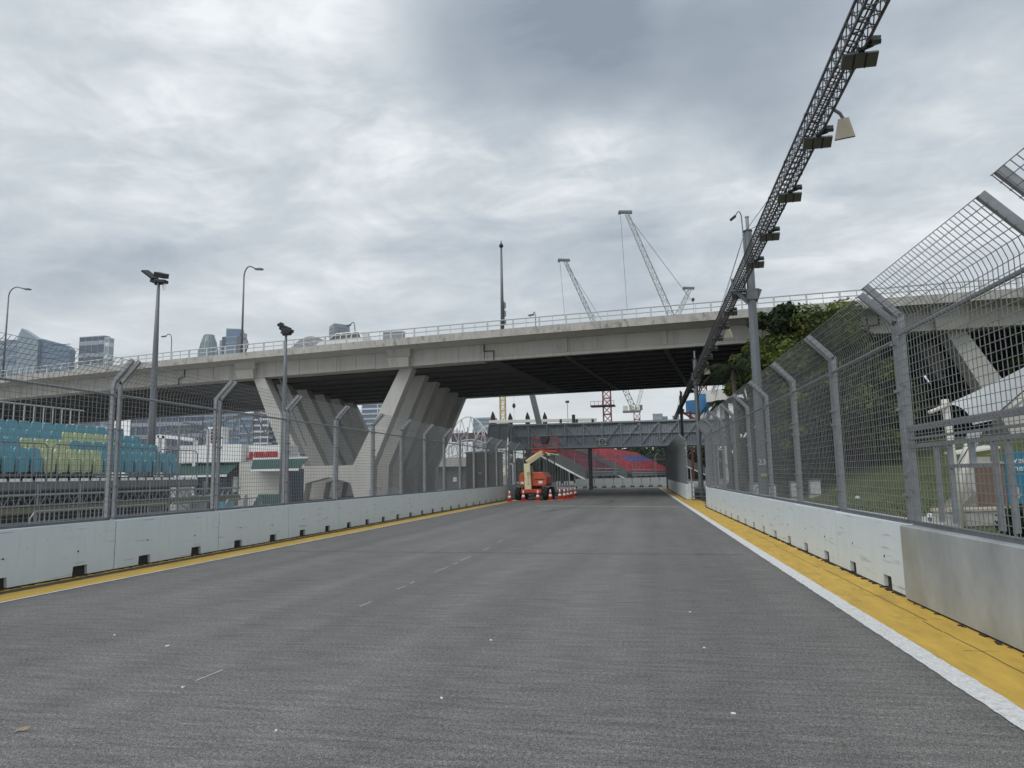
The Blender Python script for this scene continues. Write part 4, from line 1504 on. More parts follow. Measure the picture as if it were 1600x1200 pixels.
mb = MB(); mb.span((-.72, -.96, .44), (.72, -.9, .54)); mb.build('bumper', M['black_metal'], bl)
# basket
bx0, bx1, by0, by1, bz = -.10, 1.78, .05, .95, 3.42
mb = MB(); mb.span((bx0, by0, bz), (bx1, by1, bz + .05)); mb.build('basket_floor', M['cone_base'], bl)
mb = MB()
for z in (bz + .30, bz + .60, bz + 1.08):
    mb.tube([(bx0, by0, z), (bx1, by0, z), (bx1, by1, z), (bx0, by1, z), (bx0, by0, z)], .022, 6)
for (x, y_) in ((bx0, by0), (bx1, by0), (bx1, by1), (bx0, by1), (.55, by0), (1.18, by0), (.8, by1)):
    mb.tube([(x, y_, bz), (x, y_, bz + 1.08)], .022, 6)
mb.span((bx0, by0 - .01, bz), (bx1, by0 + .01, bz + .16))
mb.build('basket_rails', M['red_tube'], bl)
mb = MB(); mb.prism([(.70, bz + .62), (1.02, bz + .62), (1.20, bz + 1.04), (1.22, bz + 1.2), (.52, bz + 1.2), (.54, bz + 1.04)], lambda x, z: (x, by0 - .2, z), lambda x, z: (x, by0 + .25, z)); mb.build('console', M['black_metal'], bl, bevel=.02)
mb = MB(); mb.bar((.9, by0, bz - .02), (1.9, by0 + .1, bz - .2), .06, .05); mb.lathe([(.11, bz - .22), (.11, bz - .05)], 8, (1.15, .1, 0)); mb.build('work_lamp', M['cream'], bl)


# ------------------------------------------------------------------ cones
def cone_proto(label):
    t = thing('traffic_cone', label, 'traffic cone', (0, 0, 0), 0, 'traffic cones around the boom lift')
    mb = MB(); mb.prism([(-.2, -.2), (.2, -.2), (.2, .2), (-.2, .2)], lambda x, y_: (x, y_, 0), lambda x, y_: (x * .9, y_ * .9, .05)); mb.build('base', M['cone_base'], t)
    mb = MB(); mb.lathe([(.15, .05), (.032, .74), (.02, .75)], 14); mb.build('body', M['cone'], t, smooth=True)
    for z0, z1 in ((.26, .40), (.54, .70)):
        r0, r1 = .15 - .118 * (z0 - .05) / .69 + .004, .15 - .118 * (z1 - .05) / .69 + .004
        mb = MB(); mb.lathe([(r0, z0), (r1, z1)], 14); mb.build('white_band', M['cone_white'], t, smooth=True)
    return t


CONES = (((-9.28, 45.4), 'orange traffic cone on the left yellow line before the boom lift'), ((-8.6, 46.6), 'orange traffic cone in front of the left wheel of boom lift'),
         ((-7.62, 46.5), 'orange traffic cone in front of right wheel of the boom lift'), ((-6.95, 47.6), 'orange traffic cone just right of the boom lift wheels'),
         ((-6.45, 48.6), 'nearest orange cone of the row right of the boom lift'), ((-6.27, 49.6), 'second orange cone of the row right of the boom lift'), ((-6.2, 51.0), 'third orange cone of the row right of the boom lift'),
         ((-6.15, 52.6), 'fourth orange cone of the row right of the boom lift'), ((-6.05, 54.4), 'farthest orange cone of the row right of the boom lift'))
c0_ = cone_proto(CONES[0][1])
c0_.location = (*CONES[0][0], .004)
for (p, lab) in CONES[1:]:
    dup(c0_, (*p, .002), random.uniform(0, 1.5), lab)

# ------------------------------------------------------------------ blue and lime grandstand on the left
gs = thing('grandstand', 'steel grandstand of blue and lime folding seats behind the left debris fence', 'grandstand', (0, 0, 0))
XF, YE, PITCH = -18.5, 25.2, 0.49


def seat_mesh(name, m):
    mb = MB()
    # back shell (rounded top) and folded pan, facing +X
    prof = [(-.20, .28), (.20, .28), (.212, .58), (.20, .70), (.15, .755), (-.15, .755), (-.20, .70), (-.212, .58)]
    mb.prism(prof, lambda u, z: (-.10 - .10 * (z - .28), u, z), lambda u, z: (-.04 - .10 * (z - .28), u, z))
    prof = [(-.165, .02), (.165, .02), (.18, .10), (.18, .42), (.15, .47), (-.15, .47), (-.18, .42), (-.18, .10)]
    mb.prism(prof, lambda u, z: (.0, u, z), lambda u, z: (.075, u * .94, .02 + (z - .02) * .97))
    mb.box((-.04, 0, .10), (.10, .07, .24))
    return mb.mesh(name, m)


sb, sl_ = seat_mesh('seat', M['seat_blue']), seat_mesh('seat', M['seat_lime'])
LIME = [(8, 13), (9, 13), (3, 8), (14, 99)]
for r_ in range(4):
    for j in range(21):
        me = sl_ if LIME[r_][0] <= j < LIME[r_][1] else sb
        place('seat', me, gs, (XF - .8 * r_ + random.uniform(-.01, .01), YE - .25 - PITCH * j, 2.03 + .35 * r_))
Y0 = YE - PITCH * 21 - .4
for r_ in range(5):
    mb = MB(); mb.span((XF - .8 * r_ - .5, Y0, 1.93 + .35 * r_), (XF - .8 * r_ + .25, YE, 2.0 + .35 * r_)); mb.build('tread_deck', M['stand_grey'], gs)
    if r_: 
        mb = MB(); mb.span((XF - .8 * r_ + .22, Y0, 1.70 + .35 * r_), (XF - .8 * r_ + .25, YE, 1.93 + .35 * r_)); mb.build('riser', M['stand_side'], gs)
mb = MB(); mb.span((XF + .9, Y0, 1.52), (XF + .95, YE, 1.80)); mb.build('front_fascia', M['stand_grey'], gs)
mb = MB(); mb.span((XF + .0, Y0, 1.48), (XF + .9, YE, 1.54)); mb.build('walkway', M['stand_grey'], gs)
mb = MB()
y_ = Y0 + .2
while y_ < YE:
    mb.span((XF + .95, y_, 1.76), (XF + .975, y_ + .30, 1.85)); y_ += .42
mb.build('edge_light', M['white'], gs)['kind'] = 'stuff'
# front lattice beam and scaffold
for z in (1.08, 1.38):
    mb = MB(); mb.tube([(XF + 1.1, Y0, z), (XF + 1.1, YE + 2.6, z)], .035, 6); mb.build('lattice_chord', M['galv'], gs)
mb = MB()
y_ = Y0
while y_ < YE + 2.4:
    mb.tube([(XF + 1.1, y_, 1.08), (XF + 1.1, y_ + .2, 1.38), (XF + 1.1, y_ + .4, 1.08)], .016, 4, cap=False); y_ += .4
mb.build('lattice_web', M['galv'], gs)['kind'] = 'stuff'
mb = MB(); mb.span((XF + 1.13, Y0, .86), (XF + 1.18, YE + 2.6, 1.04)); mb.build('kick_board', M['olive'], gs)
for i in range(8):
    yy_ = Y0 + i * 1.55
    for x in (XF + 1.1, XF - 1.4, XF - 3.6):
        mb = MB(); mb.tube([(x, yy_, 0), (x, yy_, 1.9 - (x - XF) * .2)], .03, 6); mb.build('scaffold_leg', M['galv'], gs)
    mb = MB(); mb.tube([(XF + 1.1, yy_, .2), (XF - 1.4, yy_, 1.7)], .024, 5); mb.tube([(XF + 1.1, yy_, .45), (XF - 3.6, yy_, .45)], .024, 5); mb.build('scaffold_brace', M['galv'], gs)
for z in (.25, .62):
    mb = MB(); mb.tube([(XF + 1.1, Y0, z), (XF + 1.1, YE, z)], .024, 5); mb.build('scaffold_ledger', M['galv'], gs)
mb = MB(); mb.span((XF - 3.78, Y0, .02), (XF - 3.74, YE, 3.1)); mb.build('added_dark_sheet', M['black_metal'], gs)  # added sheet, its black stands in for the shade below the stand
mb = MB(); mb.span((XF - .30, Y0, .02), (XF - .26, YE, 1.9)); mb.build('added_dark_sheet', M['stand_side'], gs)  # nearer added sheet, painting the shade under the front rows
# rear railing
yy_ = Y0
while yy_ < YE - .8:
    mb = MB(); mb.tube([(XF - 3.7, yy_, 3.25), (XF - 3.7, yy_, 4.55)], .022, 5); mb.build('rail_post', M['rail_paint'], gs); yy_ += .42
mb = MB(); mb.tube([(XF - 3.7, Y0, 4.55), (XF - 3.7, YE - .8, 4.55)], .025, 5); mb.build('rail', M['rail_paint'], gs)
# front guard rail with hoops
for k in range(5):
    a, b = YE - 2.3 - k * 2.35, YE - .1 - k * 2.35
    mb = MB(); mb.tube([(XF + .93, a, 1.8), (XF + .93, a, 2.75), (XF + .93, a + .12, 2.86), (XF + .93, b - .12, 2.86), (XF + .93, b, 2.75), (XF + .93, b, 1.8)], .02, 5)
    for q in range(1, 9): mb.tube([(XF + .93, a + (b - a) * q / 9, 1.8), (XF + .93, a + (b - a) * q / 9, 2.86)], .009, 4)
    mb.build('guard_rail', M['galv_dark'], gs)
# end stair rail hoop
mb = MB(); mb.tube([(XF - 1.0, YE + 1.4, 1.0), (XF - 1.0, YE + 1.4, 4.0), (XF - 1.0, YE + 1.6, 4.15), (XF - 1.0, YE + 3.2, 4.1), (XF - 1.0, YE + 3.4, 3.9), (XF - 1.0, YE + 3.4, 1.2)], .035, 6); mb.build('stair_hoop', M['galv'], gs)


# crowd barriers standing behind the wall
def crowd_barrier(label):
    t = thing('crowd_barrier', label, 'crowd barrier', (0, 0, 0), 0, 'steel crowd barriers behind the left wall')
    L = 2.2
    mb = MB(); mb.tube([(0, .05, .12), (0, .0, .25), (0, 0, .95), (0, .12, 1.1), (0, L - .12, 1.1), (0, L, .95), (0, L, .25), (0, L - .05, .12), (0, .05, .12)], .021, 6); mb.build('frame', M['galv'], t)
    mb = MB()
    for k in range(1, 17): mb.tube([(0, L * k / 17, .12), (0, L * k / 17, 1.1)], .008, 4)
    mb.build('bars', M['galv'], t)['kind'] = 'stuff'
    for y__ in (.3, L - .3):
        mb = MB(); mb.tube([(-.3, y__, 0.02), (-.05, y__, .14), (.05, y__, .14), (.3, y__, 0.02)], .018, 5); mb.build('foot', M['galv'], t)
    return t


cb = crowd_barrier('steel crowd barrier below the seats, nearest the camera')
cb.location = (-13.2, 13.2, 0)
for k, (x, y_, rz, lab) in enumerate(((-13.2, 15.6, .03, 'steel crowd barrier below the seats, second from the camera'), (-13.4, 18.0, -.04, 'steel crowd barrier below the seats, third from the camera'),
                                (-13.3, 20.5, .02, 'steel crowd barrier below the right end of the seats'), (-15.2, 24.6, .5, 'steel crowd barrier angled beside the white kiosk'),
                                (-16.0, 38.6, .08, 'steel crowd barrier at the right foot of the V pier'), (-15.9, 41.0, .02, 'steel crowd barrier farthest back beyond the V pier'))):
    dup(cb, (x, y_, 0), rz, lab)

# equipment stored under the stand edge
for k, (px, py, Y, w, h, m_, lab) in enumerate(((345, 770, 30, .9, .8, 'seat_blue', 'pale blue crate on the ground right of the grandstand'), (322, 765, 30, 1.2, 1.0, 'galv', 'grey equipment box between the grandstand and kiosk'),
                                           (272, 772, 29, 1.1, 1.5, 'cabin', 'pale upright cabinet below the right end of the seats'), (235, 775, 27, .6, 1.5, 'green_awning', 'dark green upright box below the blue seats'))):
    p = at(px, py, Y)
    t = thing('storage_box', lab, 'box', (p.x, Y, -.012))
    mb = MB(); mb.span((-w / 2, -.4, 0.05), (w / 2, .4, h)); mb.build('case', M[m_], t, bevel=.03)
    mb = MB(); mb.span((-w / 2 - .02, -.42, h), (w / 2 + .02, .42, h + .05)); mb.build('lid', M['galv'], t)
    mb = MB(); mb.span((-w / 2 + .05, -.35, 0), (w / 2 - .05, .35, .05)); mb.build('pallet', M['dirt'], t)

# ------------------------------------------------------------------ food kiosk
kx0, kx1, ky = -27.6, -24.4, 44.0
ki = thing('kiosk', 'white food kiosk with dark green awnings and red lettering below V pier', 'kiosk', (0, 0, 0))
mb = MB(); mb.span((kx0, ky, 0), (kx1 - .2, ky + 3, 2.9)); mb.build('wall', M['cabin'], ki)
mb = MB(); mb.span((-32.4, ky + .6, 0), (kx0, ky + 3, 2.9)); mb.build('counter_wall', M['stand_side'], ki)
mb = MB(); mb.span((-32.4, ky + .2, 2.95), (kx0 - .02, ky + 3, 4.15)); mb.build('fascia', M['white'], ki)
mb = MB(); mb.span((kx0 + .02, ky + .9, 2.95), (-24.9, ky + 3, 4.05)); mb.build('fascia', M['white'], ki)
for (a, b, z0, z1, y0_, y1_) in ((-32.4, kx0 - .3, 2.05, 2.85, ky - .9, ky + .55), (kx0 + 1.0, -22.6, 2.35, 3.0, ky - 1.2, ky - .02)):
    mb = MB(); mb.hexa([(a + .6, y0_, z0), (b, y0_, z0), (b, y1_, z1), (a, y1_, z1), (a + .6, y0_, z0 + .05), (b, y0_, z0 + .05), (b, y1_, z1 + .05), (a, y1_, z1 + .05)]); mb.build('awning', M['green_awning'], ki)
    mb = MB(); mb.span((a + .6, y0_ - .05, z0 - .10), (b, y0_, z0 + .04)); mb.build('awning_edge', M['white'], ki)
    mb = MB(); mb.span((a, y1_ - .02, z1 + .05), (b, y1_ + .05, z1 + .17)); mb.build('awning_edge', M['white'], ki)
mb = MB()
x = kx0 + .2
while x < -25.3:                      # red sign letters, too small to read
    w = random.choice((.14, .18, .22))
    z0_, z1_ = 3.22, 3.62
    mb.span((x, ky + .82, z0_), (x + .05, ky + .9, z1_)); mb.span((x + w - .05, ky + .82, z0_), (x + w, ky + .9, z1_))
    mb.span((x + .05, ky + .83, random.choice((z0_, z1_ - .06, 3.4))), (x + w - .05, ky + .9, random.choice((z0_ + .07, z1_, 3.46))))
    x += w + .06
mb.build('sign_lettering', M['red_sign'], ki)['kind'] = 'stuff'
mb = MB(); mb.span((kx0, ky + .80, 3.1), (-25.0, ky + .86, 3.2)); mb.build('sign_base', M['red_sign'], ki)
for (x, w, m_) in ((-31.2, .9, 'glass_dark'), (-29.7, .8, 'glass_dark'), (-28.4, .35, 'white')):
    mb = MB(); mb.span((x, ky + .55, .9), (x + w, ky + .62, 1.95)); mb.build('hatch', M[m_], ki)
mb = MB(); mb.span((kx1 - .19, ky + .4, 0), (kx1 + .5, ky + 2, 2.4)); mb.build('side_door', M['glass_dark'], ki)
mb = MB(); mb.span((kx1 + .35, ky - .6, 0), (kx1 + .8, ky - .3, 2.2)); mb.build('post_panel', M['galv_dark'], ki)
# roof plant
ac = thing('air_conditioner', 'white air conditioning unit with square grille on the kiosk roof', 'air conditioner', (-30.3, ky + 1.5, 4.15))
mb = MB(); mb.span((-.6, -.4, 0), (.6, .4, 1.3)); mb.build('case', M['white'], ac)
mb = MB(); mb.span((-.3, -.42, .15), (.5, -.40, 1.15)); mb.build('grille', M['rust'], ac)
for k in range(4):
    mb = MB(); mb.span((-.3 + .2 * k, -.44, .15), (-.27 + .2 * k, -.42, 1.15)); mb.build('grille_bar', M['white'], ac)
    mb = MB(); mb.span((-.3, -.44, .3 + .22 * k), (.5, -.42, .33 + .22 * k)); mb.build('grille_bar', M['white'], ac)
fr = thing('portal_frame', 'white steel portal frame standing left of the kiosk roof unit', 'frame', (-33.4, ky, 0))
for (a, b) in (((-.5, 0, 0), (-.5, 0, 4.9)), ((-.05, 0, 0), (-.05, 0, 4.85)), ((-.5, 0, 4.85), (2.3, 0, 4.5)), ((2.2, .3, 0), (2.2, .3, 4.5))):
    mb = MB(); mb.bar(a, b, .22, .22, (0, 1, 0)); mb.build('frame_bar', M['white'], fr)
# green folding board
bd = thing('folding_board', 'dark green folding board with pale round mark beside the kiosk', 'board', (-17.2, 29.6, 0), R(8))
p = at(415, 795, 29.6)
bd.location = (p.x, 29.6, 0)
mb = MB(); mb.hexa([(-.75, -.35, 0), (.75, -.35, 0), (.75, -.3, 0), (-.75, -.3, 0), (-.35, .0, 1.05), (.75, .0, 1.05), (.75, .05, 1.05), (-.35, .05, 1.05)]); mb.build('front_panel', M['green_awning'], bd)
mb = MB(); mb.hexa([(-.75, .40, 0), (.75, .40, 0), (.75, .45, 0), (-.75, .45, 0), (-.35, .06, 1.05), (.75, .06, 1.05), (.75, .11, 1.05), (-.35, .11, 1.05)]); mb.build('rear_panel', M['green_awning'], bd)
text('mark', 'C', M['white'], bd, (.2, -.24, .5), .34, (R(72), 0, 0))


# white steel roof trusses of pavilions behind
def arch_truss(label, x0, x1, y_, z, rise, n=9):
    t = thing('roof_truss', label, 'roof truss', (0, 0, 0), 0, 'white steel roof trusses behind the viaduct')
    top, bot = [], []
    for i in range(n + 1):
        u = i / n
        top.append(Vector((x0 + (x1 - x0) * u, y_, z + rise * (1 - (2 * u - 1) ** 2) + .5)))
        bot.append(Vector((x0 + (x1 - x0) * u, y_ + .4, z - .7 + rise * .3 * (1 - (2 * u - 1) ** 2))))
    for nm, c in (('top_chord', top), ('bottom_chord', bot)):
        mb = MB(); mb.tube(c, .10, 6); mb.build(nm, M['tower_white'], t)
    for i in range(n):
        mb = MB(); mb.tube([top[i], bot[i + 1]] if i % 2 else [bot[i], top[i + 1]], .07, 5); mb.build('web', M['tower_white'], t)
    for i in (0, n // 2, n):
        mb = MB(); mb.tube([(bot[i].x, bot[i].y, 0), bot[i]], .12, 6); mb.build('column', M['tower_white'], t)
    return t


for k, (pa, pb, Y, z, rise) in enumerate(((332, 452, 66, 6.6, 1.3), (240, 335, 66, 5.6, 1.1), (700, 765, 104, 6.9, 3.2), (690, 752, 112, 4.6, 2.0), (738, 790, 98, 5.6, 2.6), (705, 800, 96, 3.9, .8))):
    a, b = at(pa, 700, Y), at(pb, 700, Y)
    arch_truss(('shallow white arch truss above the kiosk red lettering', 'shallow white arch truss above the right end of the blue seats', 'tall white arch truss just right of the last V pier',
                'lower white arch truss behind the left fence, beside the V piers', 'white arch truss under the leaning footbridge bay', 'flat white truss low behind the left fence before boom lift')[k], a.x, b.x, Y, z, rise)
# container under the footbridge stair
p = at(757, 760, 71)
t = thing('site_container', 'olive brown site container under the leaning footbridge bay', 'container', (p.x, 71, 0))
mb = MB(); mb.span((-1.9, 0, .1), (1.3, 3, 4.0)); mb.build('box', M['olive'], t)
for x in (-1.4, .3):
    mb = MB(); mb.span((x, -.03, .2), (x + .95, 0, 2.3)); mb.build('door', M['olive'], t)
mb = MB(); mb.span((-2.0, -.1, 4.0), (1.4, 3.1, 4.15)); mb.build('roof', M['galv'], t)
mb = MB(); mb.span((-.6, -.05, 1.9), (-.25, -.03, 2.05)); mb.build('notice', M['white'], t)
p = at(715, 740, 92)
t = thing('pavilion', 'low dark pavilion with pale concrete roof band behind the left fence', 'building', (p.x, 92, 0))
mb = MB(); mb.span((-4.2, 0, 0), (3.0, 6, 3.0)); mb.build('wall', M['stand_side'], t)
mb = MB(); mb.span((-4.6, -.6, 3.0), (3.4, 6.5, 4.2)); mb.build('roof', M['cabin'], t)
for x in (-3.6, -.6, 1.6):
    mb = MB(); mb.span((x, -.1, 1.0), (x + .5, -.02, 1.6)); mb.build('notice', M['white'], t)

# ------------------------------------------------------------------ lawn, mound and path on the right
def lawn_h(x, y):
    h = 0.0
    if x > 6:
        h += max(0, (x - 7.5)) * .16 * min(1, max(0, (y - 30) / 8)) + max(0, y - 36) * .16 * min(1, (x - 6) / 4)
    return min(h, 3.6)


mb = MB()
nx, ny = 46, 44
for j in range(ny + 1):
    for i in range(nx + 1):
        y_ = -6 + 75 * j / ny
        x = wall_x(y_) + .55 + (56.0) * (i / nx) ** 1.5
        mb.v.append((x, y_, -.008 + lawn_h(x, y_)))
for j in range(ny):
    for i in range(nx):
        a = j * (nx + 1) + i
        mb.f.append((a, a + 1, a + nx + 2, a + nx + 1))
lawn = mb.build('lawn', M['lawn'], smooth=True)
lawn['kind'] = 'structure'
mb = MB()
pts = [(5.0, 19.5), (7.2, 23.0), (9.2, 26.0), (11.6, 28.6), (14.5, 30.2), (19, 31)]
for (a, b) in zip(pts[:-1], pts[1:]):
    mb.quad((a[0] - .3, a[1] + 1.7, .006), (a[0] + .8, a[1] - 1.0, .006), (b[0] + .8, b[1] - 1.0, .006), (b[0] - .3, b[1] + 1.7, .006))
mb.build('path', M['path'])['kind'] = 'structure'
# grass blades of the near lawn
mb = MB()
rnd = random.Random(3)
for k in range(9000):
    y_ = 9 + 30 * rnd.random() ** .8
    x = wall_x(y_) + .8 + 11 * rnd.random()
    on_path = any(min(a[1], b[1]) - 1.1 < y_ - 0 < max(a[1], b[1]) + 1.8 and a[0] - .4 < x < b[0] + .9 and abs((y_ - (a[1] + (x - a[0]) * (b[1] - a[1]) / (b[0] - a[0])))) < 1.7 for a, b in zip(pts[:-1], pts[1:]))
    if on_path: continue
    h = rnd.uniform(.05, .13)
    a = rnd.uniform(0, 6.28)
    dx, dy = .03 * math.cos(a), .03 * math.sin(a)
    z = lawn_h(x, y_) - .01
    mb.add([(x - dx, y_ - dy, z), (x + dx, y_ + dy, z), (x + rnd.uniform(-.05, .05), y_ + rnd.uniform(-.05, .05), z + h)], [(0, 1, 2)])
g = mb.build('grass', M['grass'])
tag(g, 'short green grass blades on the lawn behind the right fence', 'grass', kind='stuff')


# ------------------------------------------------------------------ trees
def leaf_mass(blobs, n, size, rnd, squash=.8):
    """many small leaf faces spread through ellipsoid clumps"""
    mb = MB()
    tot = sum(b[3] ** 2 for b in blobs)
    for (bx, by, bz, br) in blobs:
        m_ = int(n * br * br / tot)
        for _ in range(m_):
            while True:
                p = Vector((rnd.uniform(-1, 1), rnd.uniform(-1, 1), rnd.uniform(-1, 1)))
                if .25 < p.length < 1: break
            p = p * (1 if rnd.random() < .85 else 1.18)
            c = Vector((bx, by, bz)) + Vector((p.x * br, p.y * br, p.z * br * squash))
            s = size * rnd.uniform(.55, 1.3)
            nrm = (p.normalized() + Vector((rnd.uniform(-.9, .9), rnd.uniform(-.9, .9), rnd.uniform(-.3, 1.1)))).normalized()
            u = nrm.orthogonal().normalized()
            w = nrm.cross(u)
            a = rnd.uniform(0, 6.28)
            u, w = u * math.cos(a) + w * math.sin(a), w * math.cos(a) - u * math.sin(a)
            mb.add([c - u * s, c + w * s * .5 + nrm * s * .12, c + u * s, c - w * s * .5 + nrm * s * .12], [(0, 1, 2, 3)])
    return mb


def tree(label, x, y_, h, r, n=2600, size=.24, m_='leaf', seed=1, trunk=.16, clumps=16, squash=.8, low=.42, group='broadleaf trees behind the right fence', z0=0.0):
    rnd = random.Random(seed)
    t = thing('tree', label, 'tree', (x, y_, z0), 0, group)
    blobs = []
    for k in range(clumps):
        a = rnd.uniform(0, 6.28)
        rr = r * math.sqrt(rnd.random()) * .78
        z = h * rnd.uniform(low, .92)
        k_ = 1 - .45 * abs(z / h - .66) / .34
        blobs.append((rr * k_ * math.cos(a), rr * k_ * math.sin(a), z, r * rnd.uniform(.26, .44)))
    tr_ = MB()
    tr_.tube([(0, 0, 0), (.05 * r, .03 * r, h * .3), (.02 * r, 0, h * .55)], trunk, 8, trunk * .55)
    tr_.build('trunk', M['bark'], t, smooth=True)
    for b in blobs[::2]:
        lm = MB()
        p0_ = Vector((.04 * r, .02 * r, h * rnd.uniform(.28, .5)))
        p1_ = Vector(b[:3])
        lm.tube([p0_, p0_.lerp(p1_, .5) + Vector((0, 0, .12 * r)), p1_], trunk * .42, 6, trunk * .12)
        lm.build('limb', M['bark'], t, smooth=True)
    leaf_mass(blobs, int(n * 2.3), size * 1.12, rnd, squash).build('crown', M[m_], t)
    return t


T = 'broadleaf trees behind the right fence'
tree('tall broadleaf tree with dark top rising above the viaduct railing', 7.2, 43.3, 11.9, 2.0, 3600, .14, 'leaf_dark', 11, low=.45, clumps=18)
tree('rounded olive tree with yellowish sprays right of the gantry pole', 7.9, 42.3, 11.2, 2.7, 7600, .125, 'leaf', 12, low=.36, clumps=30)
tree('broad olive tree at the right end of the green clump', 10.0, 42.6, 11.3, 2.6, 7200, .125, 'leaf', 13, low=.34, clumps=30)
tree('smaller leafy tree left of the gantry pole, in front of girder', 5.7, 45.0, 10.2, 1.5, 3000, .125, 'leaf', 14, low=.60, clumps=14)
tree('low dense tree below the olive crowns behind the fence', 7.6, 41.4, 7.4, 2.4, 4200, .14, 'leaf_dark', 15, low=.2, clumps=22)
tree('low yellow green bush tree beside the gantry pole base', 7.3, 40.2, 6.6, 1.3, 2400, .12, 'leaf', 16, low=.45)
tree('olive tree half hidden by the fence, right of the green clump', 12.6, 43.6, 9.6, 2.3, 4200, .13, 'leaf', 17, low=.3, clumps=22)
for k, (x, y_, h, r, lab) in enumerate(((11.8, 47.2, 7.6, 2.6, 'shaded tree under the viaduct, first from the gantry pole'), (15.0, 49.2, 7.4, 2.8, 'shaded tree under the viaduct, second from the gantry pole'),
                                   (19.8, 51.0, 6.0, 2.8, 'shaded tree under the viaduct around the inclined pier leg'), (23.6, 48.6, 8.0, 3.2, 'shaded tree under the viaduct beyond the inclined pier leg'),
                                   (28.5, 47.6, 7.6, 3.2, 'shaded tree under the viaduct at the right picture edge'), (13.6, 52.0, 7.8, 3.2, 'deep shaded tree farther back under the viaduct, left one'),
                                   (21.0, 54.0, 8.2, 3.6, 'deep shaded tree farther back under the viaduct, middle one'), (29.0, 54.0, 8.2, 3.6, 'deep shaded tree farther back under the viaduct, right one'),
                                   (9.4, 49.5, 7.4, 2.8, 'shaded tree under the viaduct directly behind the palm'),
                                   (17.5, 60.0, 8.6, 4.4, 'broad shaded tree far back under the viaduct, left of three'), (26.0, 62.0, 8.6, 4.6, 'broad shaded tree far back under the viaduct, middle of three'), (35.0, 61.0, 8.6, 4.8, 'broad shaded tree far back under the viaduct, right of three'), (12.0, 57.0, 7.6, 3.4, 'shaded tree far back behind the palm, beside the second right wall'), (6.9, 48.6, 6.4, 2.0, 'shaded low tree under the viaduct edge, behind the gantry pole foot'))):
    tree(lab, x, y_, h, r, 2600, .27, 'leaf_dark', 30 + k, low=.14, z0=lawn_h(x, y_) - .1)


q = at(1448, 592, 67)
tree('last shaded tree far under the viaduct, seen between the nearer shaded ones', q.x, 67, 9.2, 4.6, 2600, .3, 'leaf_dark', 77, low=.2)


def palm(label, x, y_, h, n=17, seed=5, L=2.9):
    rnd = random.Random(seed)
    t = thing('palm_tree', label, 'palm', (x, y_, 0))
    mb = MB(); mb.tube([(.15, 0, 0), (.05, 0, h * .5), (0, 0, h)], .17, 9, .12); mb.build('trunk', M['bark'], t, smooth=True)
    for k in range(n):
        a = 2 * math.pi * k / n * 2.4 + rnd.uniform(-.2, .2)
        lift = rnd.uniform(-.05, 1.25)
        ln = L * rnd.uniform(.75, 1.1)
        d = Vector((math.cos(a), math.sin(a), 0))
        spine = []
        m_ = 12
        for i in range(m_ + 1):
            u = i / m_
            spine.append(Vector((0, 0, h)) + d * ln * (u - .16 * u * u) + Vector((0, 0, ln * (lift * u * .8 - (.62 + .35 * lift) * u * u * 1.2))))
        mb = MB()
        mb.tube(spine, .03, 4, .006)
        s = d.cross(Vector((0, 0, 1)))
        for i in range(1, m_ * 3):
            u = i / (m_ * 3)
            p = spine[int(u * m_)].lerp(spine[min(m_, int(u * m_) + 1)], u * m_ - int(u * m_))
            for sg_ in (-1, 1):
                l_ = .62 * math.sin(math.pi * (.12 + .83 * u)) * rnd.uniform(.85, 1.1)
                q = p + s * sg_ * l_ * .62 + d * l_ * .45 + Vector((0, 0, -l_ * rnd.uniform(.35, .75)))
                w = d * .026
                mb.add([p - w, p + w, q], [(0, 1, 2)])
        mb.build('frond', M['palm_leaf'], t)
    return t


palm('feathery palm with arching fronds before the dark viaduct underside', 4.55, 42.0, 7.5, n=22, L=2.9)
palm('lower palm with drooping fronds in front of the blue tank', 4.3, 44.6, 5.9, n=13, seed=9, L=2.0)

# ------------------------------------------------------------------ cabinets, canopy, sign and small things on the lawn
for k, (x, y_, w, h, lab) in enumerate(((5.15, 40.6, .55, 1.05, 'grey electrical cabinet left of the gantry pole foot'), (5.85, 40.5, .75, .95, 'grey electrical cabinet with cable, right of gantry pole foot'),
                                   (7.2, 40.2, .6, .9, 'grey cabinet on the lawn, left of two by the fence post'), (8.0, 39.6, .55, .8, 'smaller grey cabinet on the lawn nearest the path'))):
    t = thing('electrical_cabinet', lab, 'cabinet', (x, y_, lawn_h(x, y_)), 0, 'electrical cabinets behind the right fence')
    mb = MB(); mb.span((-w / 2, -.2, .06), (w / 2, .25, h)); mb.build('case', M['galv'], t, bevel=.015)
    mb = MB(); mb.span((-w / 2 + .03, -.215, .12), (w / 2 - .03, -.2, h - .06)); mb.build('door', M['rail_paint'], t)
    mb = MB(); mb.span((-w / 2 - .03, -.25, h), (w / 2 + .03, .28, h + .04)); mb.build('top', M['galv'], t)
    mb = MB(); mb.span((-w / 2, -.2, -.1), (w / 2, .25, .06)); mb.build('plinth', M['path'], t)
    if k == 1:
        mb = MB(); mb.tube([(-.5, -.25, .95)] + [(-.42 + .3 * math.cos(a), -.28, .55 + .38 * math.sin(a)) for a in [R(100 + 20 * i) for i in range(10)]], .02, 5); mb.build('cable', M['black_metal'], t)

